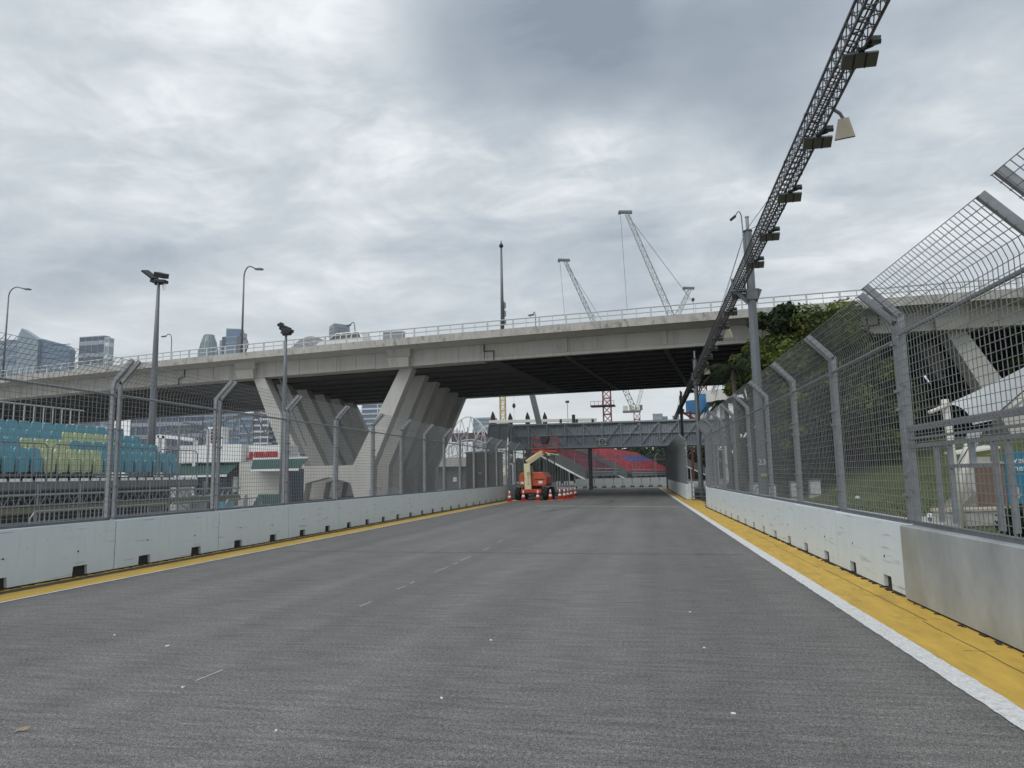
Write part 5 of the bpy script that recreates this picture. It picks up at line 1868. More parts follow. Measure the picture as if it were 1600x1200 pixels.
cy = 23.0
cn = thing('shade_canopy', 'white tensile shade canopy on posts seen through the right fence', 'canopy', (0, 0, 0))
c_ = [at(1478, 632, 23.0), at(1640, 552, 21.5), at(1640, 636, 22.5), at(1520, 664, 23.6)]
N_ = 10
mb = MB()
for j in range(N_ + 1):
    for i in range(N_ + 1):
        u, v = i / N_, j / N_
        p = (c_[0] * (1 - u) + c_[1] * u) * (1 - v) + (c_[3] * (1 - u) + c_[2] * u) * v
        e_ = Vector((0, 0, -.05)) * (4 * u * (1 - u)) * (1 - v) + Vector((.12, 0, .16)) * 4 * v * (1 - v) * (1 - u)
        mb.v.append(tuple(p + e_ + Vector((0, 0, -.06 * math.sin(math.pi * u) * math.sin(math.pi * v)))))
for j in range(N_):
    for i in range(N_):
        a = j * (N_ + 1) + i
        mb.f.append((a, a + 1, a + N_ + 2, a + N_ + 1))
mo = mb.build('membrane', M['membrane'], cn, smooth=True)
for (pa, pb, r_, nm) in ((c_[0] + Vector((-.02, 0, .15)), Vector((c_[0].x + .12, 23.0, 0)), .10, 'post'), (c_[0] + Vector((.1, 0, 0)), c_[0] + Vector((-.6, -.4, -.25)), .06, 'outrigger'),
                         (at(1516, 690, 24.2), Vector((at(1488, 745, 24.2).x, 24.2, .35)), .13, 'strut'), (at(1610, 612, 22), at(1562, 648, 22), .10, 'strut'), (c_[1] + Vector((.6, 0, .1)), Vector((c_[1].x + .7, 20.5, 0)), .10, 'post')):
    mb = MB(); mb.tube([pa, pb], r_, 10); mb.build(nm, M['cream_post'], cn, smooth=True)
mb = MB(); mb.tube([at(1556, 648, 21.9), at(1610, 602, 21.9)], .02, 4); mb.tube([at(1520, 688, 24.1), at(1492, 735, 24.1)], .015, 4); mb.build('cable', M['black_metal'], cn)
mb = MB(); mb.hexa([at(1512, 676, 24.6), at(1536, 672, 25.0), at(1526, 700, 25.0) , at(1492, 738, 24.6), at(1512, 676, 24.66), at(1536, 672, 25.06), at(1526, 700, 25.06), at(1492, 738, 24.66)]); mb.build('side_sail', M['membrane'], cn)

p = at(1590, 737, 16.5)
sgn = thing('information_sign', 'teal information sign with white lettering behind the right fence', 'sign', (p.x + .32, 16.5, 0), R(-8))
mb = MB(); mb.span((-.52, -.03, .95), (.62, .03, 2.02)); mb.build('panel', M['teal_sign'], sgn)
text('lettering', 'Events', M['white'], sgn, (-.46, -.036, 1.83), .17, align='LEFT')
text('lettering', 'Theatre', M['white'], sgn, (-.48, -.036, 1.67), .17, align='LEFT')
for x in (-.45, .55):
    mb = MB(); mb.span((x - .03, -.02, 0), (x + .03, .02, .95)); mb.build('post', M['galv_dark'], sgn)
mb = MB()
for x, z in ((-.35, 1.28), (-.12, 1.22), (.12, 1.3), (.35, 1.24)):
    mb.span((x - .05, -.036, 1.06), (x + .03, -.03, z)); mb.span((x - .09, -.036, 1.1), (x + .08, -.03, 1.14))
mb.build('pictogram', M['path'], sgn)

w = thing('low_wall', 'low brown brick wall below the canopy behind the right fence', 'wall', (0, 0, 0))
a, b = at(1530, 760, 27), at(1660, 760, 25)
mb = MB(); mb.bar((a.x, 27, .85), (b.x, 25, .85), .3, 1.9); mb.build('wall_body', M['brick_wall'], w)
mb = MB(); mb.bar((a.x, 27, 1.84), (b.x, 25, 1.84), .4, .08); mb.build('coping', M['path'], w)
p = at(1505, 760, 27.5)
t = tag(leaf_mass([(0, 0, 0, .1)], 1, .01, random.Random(1)).build('boulder', M['rock'], loc=(p.x, 27.5, 0)), 'grey boulder on the lawn left of the canopy strut', 'boulder')
bm = bmesh.new(); bmesh.ops.create_icosphere(bm, subdivisions=3, radius=1)
rr = random.Random(4)
for v in bm.verts:
    n_ = .78 + .22 * math.sin(v.co.x * 3.1 + 1) * math.cos(v.co.y * 2.7) + rr.uniform(-.05, .05)
    v.co = Vector((v.co.x * .95 * n_, v.co.y * .8 * n_, max(-.15, v.co.z) * .95 * n_ + .12))
bm.to_mesh(t.data); bm.free()
p = at(1476, 715, 31)
t = thing('stone_hut', 'small pale stone box with slanted lid beside the canopy post', 'box', (p.x + .9, 31, 0))
mb = MB(); mb.span((-.5, -.5, 0), (.5, .5, 2.1)); mb.build('case', M['path'], t)
mb = MB(); mb.hexa([(-.7, -.6, 2.2), (.8, -.7, 2.4), (.8, .6, 2.5), (-.7, .6, 2.25), (-.7, -.6, 2.27), (.8, -.7, 2.47), (.8, .6, 2.57), (-.7, .6, 2.32)]); mb.build('lid', M['cream_post'], t)
p = at(1535, 792, 23.2)
t = thing('planter_bench', 'concrete planter edge with ochre top beside the path', 'planter', (p.x, 23.6, 0), R(20))
mb = MB(); mb.span((-1.2, -.3, 0), (1.2, .3, .42)); mb.build('base', M['path'], t, bevel=.02)
mb = MB(); mb.span((-1.25, -.34, .42), (1.25, .34, .52)); mb.build('top', M['horn'], t, bevel=.02)
rnd = random.Random(21)
p = at(1592, 790, 19.5)
t = thing('shrub', 'dark rounded shrub below the teal sign', 'shrub', (p.x + .25, 19.5, 0))
leaf_mass([(0, 0, .5, .55), (.4, .1, .42, .5), (-.3, .1, .35, .4)], 1600, .09, rnd).build('foliage', M['leaf_dark'], t)
mb = MB(); mb.tube([(0, 0, 0), (0, 0, .5)], .04, 6); mb.build('stem', M['bark'], t)
p = at(1448, 790, 24)
for k, (px, py, Y) in enumerate(((1452, 798, 22), (1338, 752, 34))):
    q = at(px, py, Y)
    t = thing('ground_lamp', ('small pale ground lamp on the lawn beside the path', 'small pale marker post on the grass slope')[k], 'ground lamp', (q.x, Y, lawn_h(q.x, Y)))
    mb = MB(); mb.lathe([(.05, 0), (.05, .35)], 8); mb.build('post', M['galv_dark'], t)
    mb = MB(); mb.lathe([(.09, .35), (.09, .42), (.03, .46)], 8); mb.build('head', M['white'], t)

# ------------------------------------------------------------------ far grandstands in red and navy
def far_stand(label, p0, dirv, length, rows, tread, rise, zb, navy=None, taper=0.0, seats='seat_red'):
    """rows climb to the left of dirv; p0 is the near end of the lowest row"""
    d = Vector((*dirv, 0)).normalized()
    up = Vector((-d.y, d.x, 0))
    t = thing('grandstand', label, 'grandstand', (0, 0, 0), 0, 'far grandstands beyond the track end')
    red, nav, deck = MB(), MB(), MB()
    rnd = random.Random(len(label))
    for r_ in range(rows):
        o_ = Vector((*p0, zb + rise * r_)) + up * tread * r_
        L_ = length - taper * r_
        a, b = o_, o_ + d * L_
        w = up * tread
        deck.hexa([a - w * .3 + Vector((0, 0, -.4)), b - w * .3 + Vector((0, 0, -.4)), b + w * .7 + Vector((0, 0, -.4)), a + w * .7 + Vector((0, 0, -.4)), a - w * .3, b - w * .3, b + w * .7, a + w * .7])
        n = int(L_ / .62)
        for i in range(n):
            c = a + d * (.62 * i + .31) + up * .12
            q = nav if (navy and navy(i / max(1, n), r_ / rows)) else red
            h0 = rnd.uniform(-.02, .02)
            s_, f_ = d * .24, up * .05
            q.hexa([c - s_ - f_ + Vector((0, 0, .05)), c + s_ - f_ + Vector((0, 0, .05)), c + s_ + f_ + Vector((0, 0, .05)), c - s_ + f_ + Vector((0, 0, .05)),
                    c - s_ * .9 + Vector((0, 0, .52 + h0)), c + s_ * .9 + Vector((0, 0, .52 + h0)), c + s_ * .9 + f_ * 2 + Vector((0, 0, .52 + h0)), c - s_ * .9 + f_ * 2 + Vector((0, 0, .52 + h0))])
    deck.build('deck', M['stand_side'], t)
    red.build('red_seats', M[seats], t)['kind'] = 'stuff'
    if nav.v: nav.build('navy_seats', M['seat_navy'], t)['kind'] = 'stuff'
    # closed near end and white sloping rail
    a = Vector((*p0, 0)) - d * .4
    top = a + up * tread * rows
    H_ = zb + rise * rows
    mb = MB(); mb.hexa([a + Vector((0, 0, zb - 1.2)), a + d * .2 + Vector((0, 0, zb - 1.2)), top + d * .2 + Vector((0, 0, H_ - 1.3)), top + Vector((0, 0, H_ - 1.3)), a + Vector((0, 0, zb + .35)), a + d * .2 + Vector((0, 0, zb + .35)), top + d * .2 + Vector((0, 0, H_ + .3)), top + Vector((0, 0, H_ + .3))])
    mb.build('end_panel', M['stand_side'], t)
    mb = MB(); mb.bar(a - d * .15 + Vector((0, 0, zb - 1.25)), top - d * .15 + Vector((0, 0, H_ - 1.35)), .18, .22); mb.build('end_beam', M['white'], t)
    n = 9
    for i in range(n + 1):
        for (off, hh) in ((0, zb), (tread * rows * .9, H_ - .8)):
            q = Vector((*p0, 0)) + d * (length - (taper * rows if off else 0)) * i / n + up * off
            mb = MB(); mb.tube([(q.x, q.y, 0), (q.x, q.y, hh - .3)], .10, 5); mb.build('scaffold_leg', M['galv_dark'], t)
    q0, q1 = Vector((*p0, 0)) - up * .9, Vector((*p0, 0)) - up * .9 + d * length
    for z in (zb - .2, zb + .3):
        mb = MB(); mb.bar((q0.x, q0.y, z), (q1.x, q1.y, z), .06, .07); mb.build('front_rail', M['rail_paint'], t)
    mb = MB(); mb.bar((q0.x, q0.y, zb - .6), (q1.x, q1.y, zb - .6), .15, .35); mb.build('front_fascia', M['stand_grey'], t)
    return t


far_stand('far grandstand with red seats and navy block, in daylight', (-4.6, 117), (.13, 1), 66, 13, .68, .36, 2.0, navy=lambda u, v: u > .34 and .38 < v - .3 * (u - .5) < .62)
far_stand('nearer shaded grandstand with dull red seats left of the daylight one', (-9.5, 100), (.16, 1), 30, 11, .62, .34, 2.2, taper=1.6, seats='seat_red_shaded')
far_stand('red grandstand glimpsed through the gap of right wall', (11.0, 150), (.05, 1), 40, 8, .8, .4, 1.8)

# wooded slope behind
mb = MB()
rnd = random.Random(17)
blobs = []
for k in range(150):
    x = rnd.uniform(-36, 60)
    y_ = rnd.uniform(188, 215)
    blobs.append((x, y_, rnd.uniform(1.5, 8.5) - .02 * abs(x), rnd.uniform(2.2, 4.4)))
fw = leaf_mass(blobs, 26000, .62, rnd).build('far_woods', M['leaf_dark'])
tag(fw, 'dark green wooded slope behind the far red grandstands', 'woods', kind='stuff')
mb = MB()
for i in range(25):
    x0, x1 = -40 + i * 4.4, -40 + (i + 1) * 4.4
    mb.hexa([(x0, 192, -.1), (x1, 192, -.1), (x1, 225, -.1), (x0, 225, -.1), (x0, 205, 6.5), (x1, 205, 6.5), (x1, 225, 7.0), (x0, 225, 7.0)])
mb.build('hill', M['leaf_dark'])['kind'] = 'structure'


# ------------------------------------------------------------------ cranes and the construction site
def lattice(mb, p0, p1, w, pitch, r_, r2=None, w1=None):
    p0, p1 = Vector(p0), Vector(p1)
    d = (p1 - p0)
    L_ = d.length
    d.normalize()
    up = Vector((0, 0, 1)) if abs(d.z) < .95 else Vector((0, 1, 0))
    s = d.cross(up).normalized()
    u = s.cross(d).normalized()
    w1 = w if w1 is None else w1
    n = max(2, int(L_ / pitch))
    r2 = r2 or r_ * .6
    def c(i, k):
        f = i / n
        ww = (w + (w1 - w) * f) / 2
        sx, sy = ((-1, -1), (1, -1), (1, 1), (-1, 1))[k % 4]
        return p0 + d * L_ * f + s * sx * ww + u * sy * ww
    for k in range(4):
        mb.tube([c(0, k), c(n, k)], r_, 4)
    for i in range(n):
        for k in range(4):
            a, b = (c(i, k), c(i + 1, k + 1)) if (i + k) % 2 else (c(i, k + 1), c(i + 1, k))
            mb.tube([a, b], r2, 3, cap=False)
            mb.tube([c(i, k), c(i, k + 1)], r2, 3, cap=False)


def luffer(label, tip, base, Y, m_, w, tail, hook_y, mast=None, cab=False):
    t = thing('tower_crane', label, 'crane', (0, 0, 0), 0, 'tower cranes behind the viaduct')
    a, b = at(*base, Y), at(*tip, Y)
    mb = MB(); lattice(mb, a, b, w, w * 1.05, w * .075, w * .045, w * .62); mb.build('jib', M[m_], t)
    mb = MB(); mb.box(b + Vector((-.4, 0, .4)), (w * 2.4, w * .7, w * .42), rot=Euler((0, R(6), 0))); mb.box(b + Vector((-w * 1.3, 0, .2)), (w * .4, w * .4, w * .4)); mb.build('jib_head', M['galv_dark'], t)
    mb = MB(); mb.tube([b + Vector((-w * 1.1, 0, 0)), at(tip[0] - 2 + .02 * (hook_y - tip[1]), hook_y, Y)], .06 * w / 1.6, 3); mb.build('hoist_cable', M['galv_dark'], t)
    if tail:
        mb = MB(); mb.tube([a.lerp(b, .98), at(*tail, Y)], .09 * w / 1.6, 4); mb.build('pendant_cable', M['galv_dark'], t)
    if mast:
        q = at(*mast, Y)
        mb = MB(); lattice(mb, (q.x, Y, -.05), (q.x, Y, q.z), w * 1.15, w * 1.2, w * .09, w * .06); mb.build('mast', M['crane_red'], t)
    return t, a, b


luffer('tallest pale luffing crane jib leaning left above the viaduct', (1 * 979, 333), (1050, 496), 250, 'crane_grey', 2.0, (1084, 474), 486, (1096, 560))
t, a, b = luffer('pale green luffing crane with machinery deck above the footbridge', (883, 408), (991, 640), 240, 'crane_green', 1.7, (940, 500), 498, (995, 645))
q = at(995, 642, 240)
mb = MB(); mb.span((q.x - 4.6, 239, q.z - .5), (q.x + 1.3, 241, q.z + .1)); mb.build('deck', M['galv_dark'], t)
for (x, w_, h_) in ((-3.7, 1.5, 1.7), (-1.7, 1.6, 1.5), (.2, 1.3, 1.1)):
    mb = MB(); mb.span((q.x + x - w_ / 2, 239.2, q.z + .1), (q.x + x + w_ / 2, 240.8, q.z + .1 + h_)); mb.build('winch_house', M['cream_post'], t)
mb = MB(); mb.span((q.x + 1.0, 239.2, q.z + .2), (q.x + 1.9, 240.6, q.z + 1.9)); mb.build('cab', M['galv_dark'], t)
mb = MB(); lattice(mb, (q.x - .2, 240, q.z), (q.x + 2.2, 240, q.z + 8), 1.0, 1.4, .10); mb.build('a_frame', M['cream_post'], t)
luffer('small pale crane jib leaning right above the viaduct', (1078, 452), (1058, 494), 230, 'crane_grey', 1.5, None, 470)
t = thing('hook_block', 'small dark hook block hanging right of the small crane jib', 'hook block', at(1083, 468, 228))
mb = MB(); mb.lathe([(.1, -.6), (.45, -.25), (.45, .25), (.1, .6)], 8); mb.build('block', M['black_metal'], t)
mb = MB(); mb.tube([(0, 0, -.6), (0, 0, -5)], .06, 4); mb.build('cable', M['galv_dark'], t)


def mast_tower(label, px, ptop, Y, m_, w, collar=None):
    t = thing('crane_mast', label, 'crane mast', (0, 0, 0), 0, 'lattice masts above the footbridge')
    q = at(px, ptop, Y)
    mb = MB(); lattice(mb, (q.x, Y, -.05), (q.x, Y, q.z), w, w, w * .09, w * .06); mb.build('mast', M[m_], t)
    if collar:
        c = at(px, collar, Y)
        mb = MB(); mb.span((c.x - w * 1.9, Y - w, c.z - .25), (c.x + w * 1.25, Y + w, c.z + .1)); mb.build('platform', M['rust'], t)
        mb = MB()
        for k in range(7):
            x = c.x - w * 1.85 + k * w * .5
            mb.bar((x, Y - w, c.z), (x, Y - w, c.z + 1.3), .1)
        mb.bar((c.x - w * 1.85, Y - w, c.z + 1.2), (c.x + w * 1.2, Y - w, c.z + 1.2), .1)
        mb.build('railing', M['crane_red'], t)
    return t


mast_tower('dark red lattice mast with work platform above the footbridge sign', 946, 560, 215, 'crane_red', 2.3, 634)
mast_tower('cream lattice mast left above the footbridge', 785, 600, 230, 'crane_yellow', 1.7)
t = thing('hook_block', 'dark hook block on cable right of the cream lattice mast', 'hook block', at(803, 634, 225))
mb = MB(); mb.lathe([(.1, -.9), (.55, -.3), (.55, .3), (.1, .9)], 8); mb.build('block', M['black_metal'], t)
mb = MB(); mb.tube([(0, 0, .9), (0, 0, 8)], .05, 4); mb.tube([(0, 0, -.9), (0, 0, -5.5)], .05, 4); mb.build('cable', M['horn'], t)
t = thing('lamp_post', 'thin lamp post standing against the sky above the footbridge', 'lamp post', (at(887, 650, 180).x, 180, 0))
q = at(887, 629, 180)
mb = MB(); mb.tube([(0, 0, 0), (0, 0, q.z)], .12, 6, .08); mb.build('pole', M['galv'], t)
mb = MB(); mb.box((0, 0, q.z + .2), (.9, .5, .55)); mb.build('lamp_head', M['black_metal'], t)
t = thing('raking_prop', 'dark raking steel prop from the footbridge roof to viaduct', 'prop', (0, 0, 0))
mb = MB(); mb.bar(at(843, 664, 84), at(831, 615, 84), .62, .62, (0, 1, 0)); mb.build('prop', M['galv_dark'], t)
# frame of a building under construction behind the footbridge
fr = thing('steel_frame', 'rusty steel building frame with short columns behind the footbridge', 'frame', (0, 0, 0))
qa, qb = at(765, 659, 140), at(932, 657, 140)
mb = MB(); mb.bar((qa.x, 140, qa.z), (qb.x, 140, qb.z + .15), 1.0, .55); mb.build('floor_beam', M['cream_post'], fr)
for px, ht in ((770, 643), (797, 645), (824, 644), (851, 644)):
    q = at(px, ht, 140)
    mb = MB(); mb.prism([(-.5, 0), (.5, 0), (.42, q.z - 1), (0, q.z), (-.35, q.z - 1)], lambda x, z, q=q: (q.x + x, 139.6, z), lambda x, z, q=q: (q.x + x, 140.4, z)); mb.build('column', M['dark_rust'], fr)
for px, ht in ((896, 648), (876, 655), (901, 655), (926, 655)):
    q = at(px, ht, 138)
    mb = MB(); mb.tube([(q.x, 138, 0), (q.x, 138, q.z)], .35 if px == 896 else .25, 6); mb.build('stub_column', M['black_metal'], fr)
qa, qb = at(708, 684, 150), at(766, 684, 150)
rs = thing('scaffold_deck', 'red brown scaffold deck behind the last V pier', 'scaffold', (0, 0, 0))
mb = MB(); mb.span((qa.x, 149, qa.z - .9), (qb.x, 151, qa.z + .9)); mb.build('deck', M['rust'], rs)
for k in range(8):
    x = qa.x + (qb.x - qa.x) * k / 7
    mb = MB(); mb.tube([(x, 149, 0), (x, 149, qa.z + 1.6 + .5 * (k % 2))], .09, 5); mb.build('standard', M['rust'], rs)

# silo and tank plant at the right
pl = thing('silo_plant', 'white and blue silo plant with steel frame behind the palms', 'silo', (0, 0, 0))
Y = 150
q = at(1105, 640, Y)
for (px0, px1, pt, pb, m_, nm) in ((1071, 1108, 627, 647, 'tank_blue', 'tank'), (1098, 1150, 612, 628, 'silo_white', 'roof_tank'), (1085, 1112, 617, 632, 'tank_blue', 'tank')):
    a, b = at(px0, pt, Y), at(px1, pb, Y)
    mb = MB(); mb.lathe([((b.x - a.x) / 2, b.z), ((b.x - a.x) / 2, a.z)], 20, ((a.x + b.x) / 2, Y, 0)); mb.build(nm, M[m_], pl, smooth=False)
for px0, px1 in ((1112, 1122), (1124, 1142)):
    a, b = at(px0, 632, Y), at(px1, 700, Y)
    mb = MB(); mb.lathe([((b.x - a.x) / 2, 0), ((b.x - a.x) / 2, a.z)], 16, ((a.x + b.x) / 2, Y, 0)); mb.build('silo', M['silo_white'], pl)
a, b = at(1104, 634, Y - 2), at(1110, 700, Y - 2)
mb = MB(); mb.span((a.x, Y - 2.4, 0), (b.x, Y - 1.8, a.z)); mb.build('blue_door', M['tank_blue'], pl)
a, b = at(1072, 647, Y), at(1096, 662, Y)
mb = MB(); mb.prism([(a.x, a.z), (at(1110, 647, Y).x, a.z), (at(1110, 672, Y).x, at(1110, 672, Y).z), (at(1098, 672, Y).x, at(1098, 672, Y).z)], lambda x, z: (x, Y - 2, z), lambda x, z: (x, Y + 2, z)); mb.build('hopper', M['silo_white'], pl)
mb = MB()
qa, qb = at(1064, 612, Y - 4), at(1090, 612, Y - 4)
for x in (qa.x, (qa.x + qb.x) / 2, qb.x):
    mb.bar((x, Y - 4, 0), (x, Y - 4, qa.z - (0 if x == qa.x else 4.0)), .45, .45, (0, 1, 0))
for k in range(5):
    z = qa.z - 4.2 - k * 1.6
    mb.bar((qa.x, Y - 4, z), (qb.x, Y - 4, z - .4), .3, .3)
mb.bar((qa.x, Y - 4.1, qa.z - 4.2), (at(1100, 660, Y).x, Y - 4.1, at(1100, 665, Y).z), .35, .35)
mb.build('steel_frame', M['rust'], pl)


# ------------------------------------------------------------------ skyline
def tower(label, px0, px1, ptop, Y, m_, floors=14, bays=6, depth=9, pbase=745, top=None, frame='tower_frame', group='towers on the skyline', side=None):
    a, b = at(px0, ptop, Y), at(px1, ptop, Y)
    w, h = b.x - a.x, a.z
    t = thing('office_tower', label, 'tower', (a.x, Y, -.03), 0, group)
    if top: top(t, w, h, depth)
    else:
        mb = MB(); mb.span((0, 0, 0), (w, depth, h)); mb.build('facade', M[m_], t)
    zlow = max(6, h * .25)
    for k in range(floors):
        z = zlow + (h - zlow) * (k + .5) / floors
        mb = MB(); mb.span((-.1, -.35, z - (h - zlow) / floors * .16), (w + .1, depth + .1, z + (h - zlow) / floors * .16))
        if not top: mb.build('floor_band', M[frame], t)
    for k in range(bays + 1):
        x = w * k / bays
        mb = MB(); mb.span((x - .25, -.5, 0), (x + .25, 0, h + .01))
        if not top: mb.build('mullion', M[frame], t)
    if not top:
        mb = MB(); mb.span((-.3, -.5, h), (w + .3, depth + .3, h + 1.2)); mb.build('roof_cap', M[frame], t)
    return t


GL = 'towers on the skyline'
Y = 800
# blue block at the edge
tower('flat topped blue glass tower at the left picture edge', -40, 26, 536, Y, 'glass_blue', 10, 6)
# wedge topped tower
def wedge(t, w, h, d):
    q = lambda px, py: at(px, py, Y) - Vector(t.location)
    p1, p2, p3, p4, p5 = q(34, 513), q(60, 530), q(98, 538), q(106, 545), q(60, 528)
    mb = MB(); mb.prism([(0, 0), (p2.x, 0), (p2.x, p2.z), (p1.x, p1.z), (0, p1.z - 12)], lambda x, z: (x, 0, z), lambda x, z: (x, d, z)); mb.build('facade', M['glass_pale'], t)
    mb = MB(); mb.prism([(p2.x + .1, 0), (p4.x, 0), (p4.x, p4.z), (p3.x, p3.z), (p2.x + .1, p5.z)], lambda x, z: (x, 4, z), lambda x, z: (x, d + 4, z)); mb.build('facade', M['glass_blue'], t)
    for k in range(12):
        z = p2.z * (.45 + .55 * k / 12)
        mb = MB(); mb.span((0, -.3, z), (p2.x, -.05, z + 1.2)); mb.build('floor_band', M['tower_frame'], t)
        mb = MB(); mb.span((p2.x + .1, 3.7, z), (p4.x, 3.95, z + 1.0)); mb.build('floor_band', M['glass_dark'], t)
    mb = MB(); mb.prism([(p1.x, p1.z), (p1.x, p1.z - 1.2), (p2.x, p2.z - 1.2), (p2.x, p2.z)], lambda x, z: (x, -.6, z + .3), lambda x, z: (x, -.05, z + .3)); mb.build('sloped_parapet', M['tower_frame'], t)
tower('pale and blue tower pair with sharp wedge shaped top', 27, 106, 530, Y, 'glass_pale', top=wedge)
t = tower('dark banded slab tower with square logo near the left edge', 125, 164, 528, Y, 'glass_dark', 9, 4)
tower('slim pale tower joined to the dark banded slab', 164.4, 170.5, 529, Y, 'glass_pale', 9, 1, frame='tower_white')
q = at(141, 534, Y) - Vector(t.location)
text('logo_text', 'Deutsche Bank', M['tower_white'], t, (q.x, -.7, q.z), 2.6, ext=.05)
q = at(158, 534.5, Y) - Vector(t.location)
mb = MB()
for (a, b) in (((-2, -2), (2, -2)), ((2, -2), (2, 2)), ((2, 2), (-2, 2)), ((-2, 2), (-2, -2)), ((-1, -1), (1, 1))):
    mb.bar((q.x + a[0], -.7, q.z + a[1]), (q.x + b[0], -.7, q.z + b[1]), .6, .6, (0, 1, 0))
mb.build('logo', M['tower_white'], t)
# rounded tower
def egg(t, w, h, d):
    mb = MB()
    prof = []
    for k in range(15):
        u = k / 14
        z = h * (.3 + .7 * u)
        prof.append((w / 2 * math.sqrt(max(0.02, 1 - (max(0, u - .25) / .80) ** 2.2)), z))
    mb.lathe([(w / 2, 0)] + prof, 20, (w / 2, w / 2, 0)); mb.build('facade', M['glass_teal'], t)
    for (r_, z) in prof[2:]:
        mb = MB(); mb.lathe([(r_ + .35, z - .5), (r_ + .35, z + .5)], 20, (w / 2, w / 2, 0)); mb.build('floor_band', M['tower_frame'], t)
    for k in range(10):
        a = math.pi + math.pi * k / 9
        mb = MB(); mb.tube([(w / 2 + (r_ + .2) * math.cos(a), w / 2 + (r_ + .2) * math.sin(a), z) for r_, z in prof], .4, 4); mb.build('rib', M['tower_frame'], t)
tower('rounded egg shaped glass tower above the viaduct railing', 296, 333, 521.5, Y, 'glass_teal', top=egg)
# stepped tower
def stepped(t, w, h, d):
    q = lambda px, py: at(px, py, Y) - Vector(t.location)
    for (a, b, p, y_, m_) in ((341, 347, 531, 3, 'glass_pale'), (346, 353.5, 526, 1.5, 'glass_dark'), (353.6, 375, 516, 0, 'glass_blue'), (375.2, 380, 520, 2, 'glass_pale')):
        a_, b_ = q(a, p), q(b, p)
        mb = MB(); mb.span((a_.x, y_, 0), (b_.x, d, a_.z)); mb.build('facade', M[m_], t)
    a_, b_ = q(353.6, 516), q(375, 516)
    for k in range(9):
        z = a_.z * (.62 + .37 * k / 9)
        mb = MB(); mb.span((a_.x - .2, -.4, z), (b_.x + .2, -.05, z + 1.1)); mb.build('floor_band', M['tower_frame'], t)
    mb = MB(); mb.hexa([(a_.x, -.2, a_.z), (b_.x, -.2, a_.z), (b_.x, d, a_.z), (a_.x, d, a_.z), (a_.x, -.2, a_.z + 2.4), (b_.x, -.2, a_.z + .6), (b_.x, d, a_.z + .6), (a_.x, d, a_.z + 2.4)]); mb.build('sloped_top', M['glass_pale'], t)
tower('stepped blue glass tower beside the street lamp with plates', 341, 380, 516, Y, 'glass_blue', top=stepped)
# latticed dome
def domed(t, w, h, d):
    n = 12
    for k in range(n):
        a0, a1 = w * k / n, w * (k + 1) / n
        f = lambda x: h * (1 - .10 * ((x - .62 * w) / (.62 * w)) ** 2) - (3.5 if x < w * .04 else 0)
        mb = MB(); mb.hexa([(a0 + .1, 0, 0), (a1 - .1, 0, 0), (a1 - .1, d, 0), (a0 + .1, d, 0), (a0 + .1, 0, f(a0)), (a1 - .1, 0, f(a1)), (a1 - .1, d, f(a1)), (a0 + .1, d, f(a0))]); mb.build('facade', M['tower_grey'], t)
        for q_ in range(4):
            z = f((a0 + a1) / 2) * (.80 + .05 * q_)
            mb = MB(); mb.bar((a0, -.3, z), (a1, -.3, z + (2.0 if (k + q_) % 2 else -2.0)), .5, .5); mb.build('lattice_bar', M['tower_white'], t)
tower('low grey lattice roofed hall left of the grey box tower', 450, 506, 527.5, Y, 'tower_grey', top=domed)
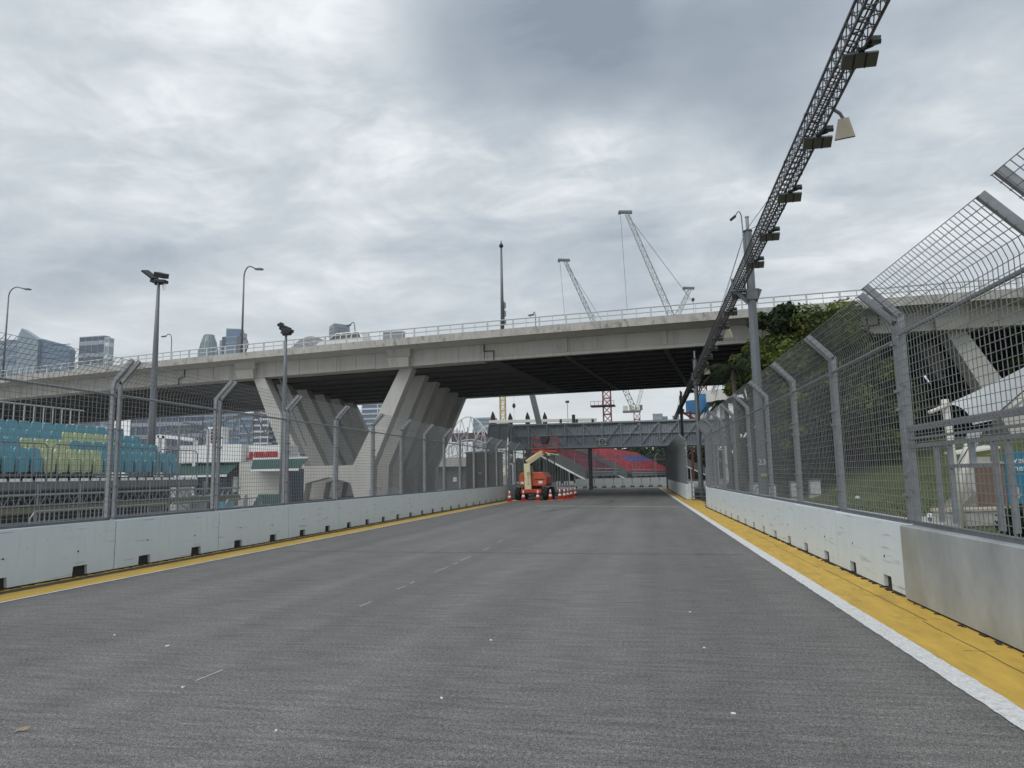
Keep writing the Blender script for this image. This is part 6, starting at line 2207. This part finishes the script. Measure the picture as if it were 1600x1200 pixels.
# grey box tower, seen on its corner
a, b, c = at(504, 512, Y), at(522, 505, Y), at(538, 511, Y)
t = thing('office_tower', 'plain grey box tower seen on its corner behind the white car', 'tower', (0, 0, 0), 0, GL)
mb = MB(); mb.hexa([(a.x, Y + 18, 0), (b.x, Y, 0), (c.x, Y + 16, 0), (b.x + 1, Y + 36, 0), (a.x, Y + 18, b.z), (b.x, Y, b.z), (c.x, Y + 16, b.z), (b.x + 1, Y + 36, b.z)]); mb.build('facade', M['tower_grey'], t)
for k in range(6):
    z = b.z - 5 - k * 4.4
    for (p, q) in (((a.x, Y + 18), (b.x, Y)), ((b.x, Y), (c.x, Y + 16))):
        v0_, v1_ = Vector((*p, z)).lerp(Vector((*q, z)), .2), Vector((*p, z)).lerp(Vector((*q, z)), .8)
        mb = MB(); mb.bar(v0_ + Vector((0, -.35, 0)), v1_ + Vector((0, -.35, 0)), .6, 1.2); mb.build('window_band', M['glass_blue'], t)
tower('low pale block tower right of the white car on the skyline', 599, 629, 520.5, Y, 'tower_grey', 5, 4)
# towers seen under the deck
tower('blue glass block between the legs of the nearest V pier', 566, 640, 628, 420, 'glass_blue', 12, 3, frame='tower_white')
tower('pale blue banded block right of the last V pier', 740, 771, 656, 420, 'glass_pale', 8, 1, frame='tower_frame')
tower('white gridded block behind the left pier leg', 397, 420, 642, 400, 'glass_dark', 9, 2, frame='tower_white')
tower('blue block with white corner column behind the kiosk', 376, 397, 649, 400, 'glass_blue', 7, 1, frame='tower_frame')
tower('dark blue block right of the white gridded block', 420, 470, 645, 405, 'glass_dark', 8, 3)
tower('long blue grey block behind the kiosk roof', 318, 376, 652, 410, 'glass_blue', 6, 5)
tower('long low slate coloured block behind the right end of the seats', 205, 318, 655, 410, 'glass_dark', 4, 12)
tower('tiny pale tower cluster above the right half of footbridge, main block', 1020, 1035, 648, 900, 'glass_pale', 6, 3)
tower('tiny pale tower right of the cluster main block', 1035.5, 1043, 652, 900, 'glass_blue', 5, 2)
tower('tiny pale tower left of the silo plant frame', 1051, 1061, 651, 900, 'glass_pale', 5, 2)


# ------------------------------------------------------------------ haze
mb = MB(); mb.span((-1500, -40, -1.1), (1500, 1400, 300))
hm = bpy.data.materials.new('haze air')
hm.use_nodes = True
hm.node_tree.nodes.clear()
_o = hm.node_tree.nodes.new('ShaderNodeOutputMaterial')
_v = hm.node_tree.nodes.new('ShaderNodeVolumePrincipled')
_v.inputs['Color'].default_value = (0.86, 0.91, 0.96, 1)
_v.inputs['Density'].default_value = 0.00014
_v.inputs['Anisotropy'].default_value = 0.2
hm.node_tree.links.new(_v.outputs[0], _o.inputs['Volume'])
hz_ = mb.build('haze', hm)
hz_['kind'] = 'stuff'
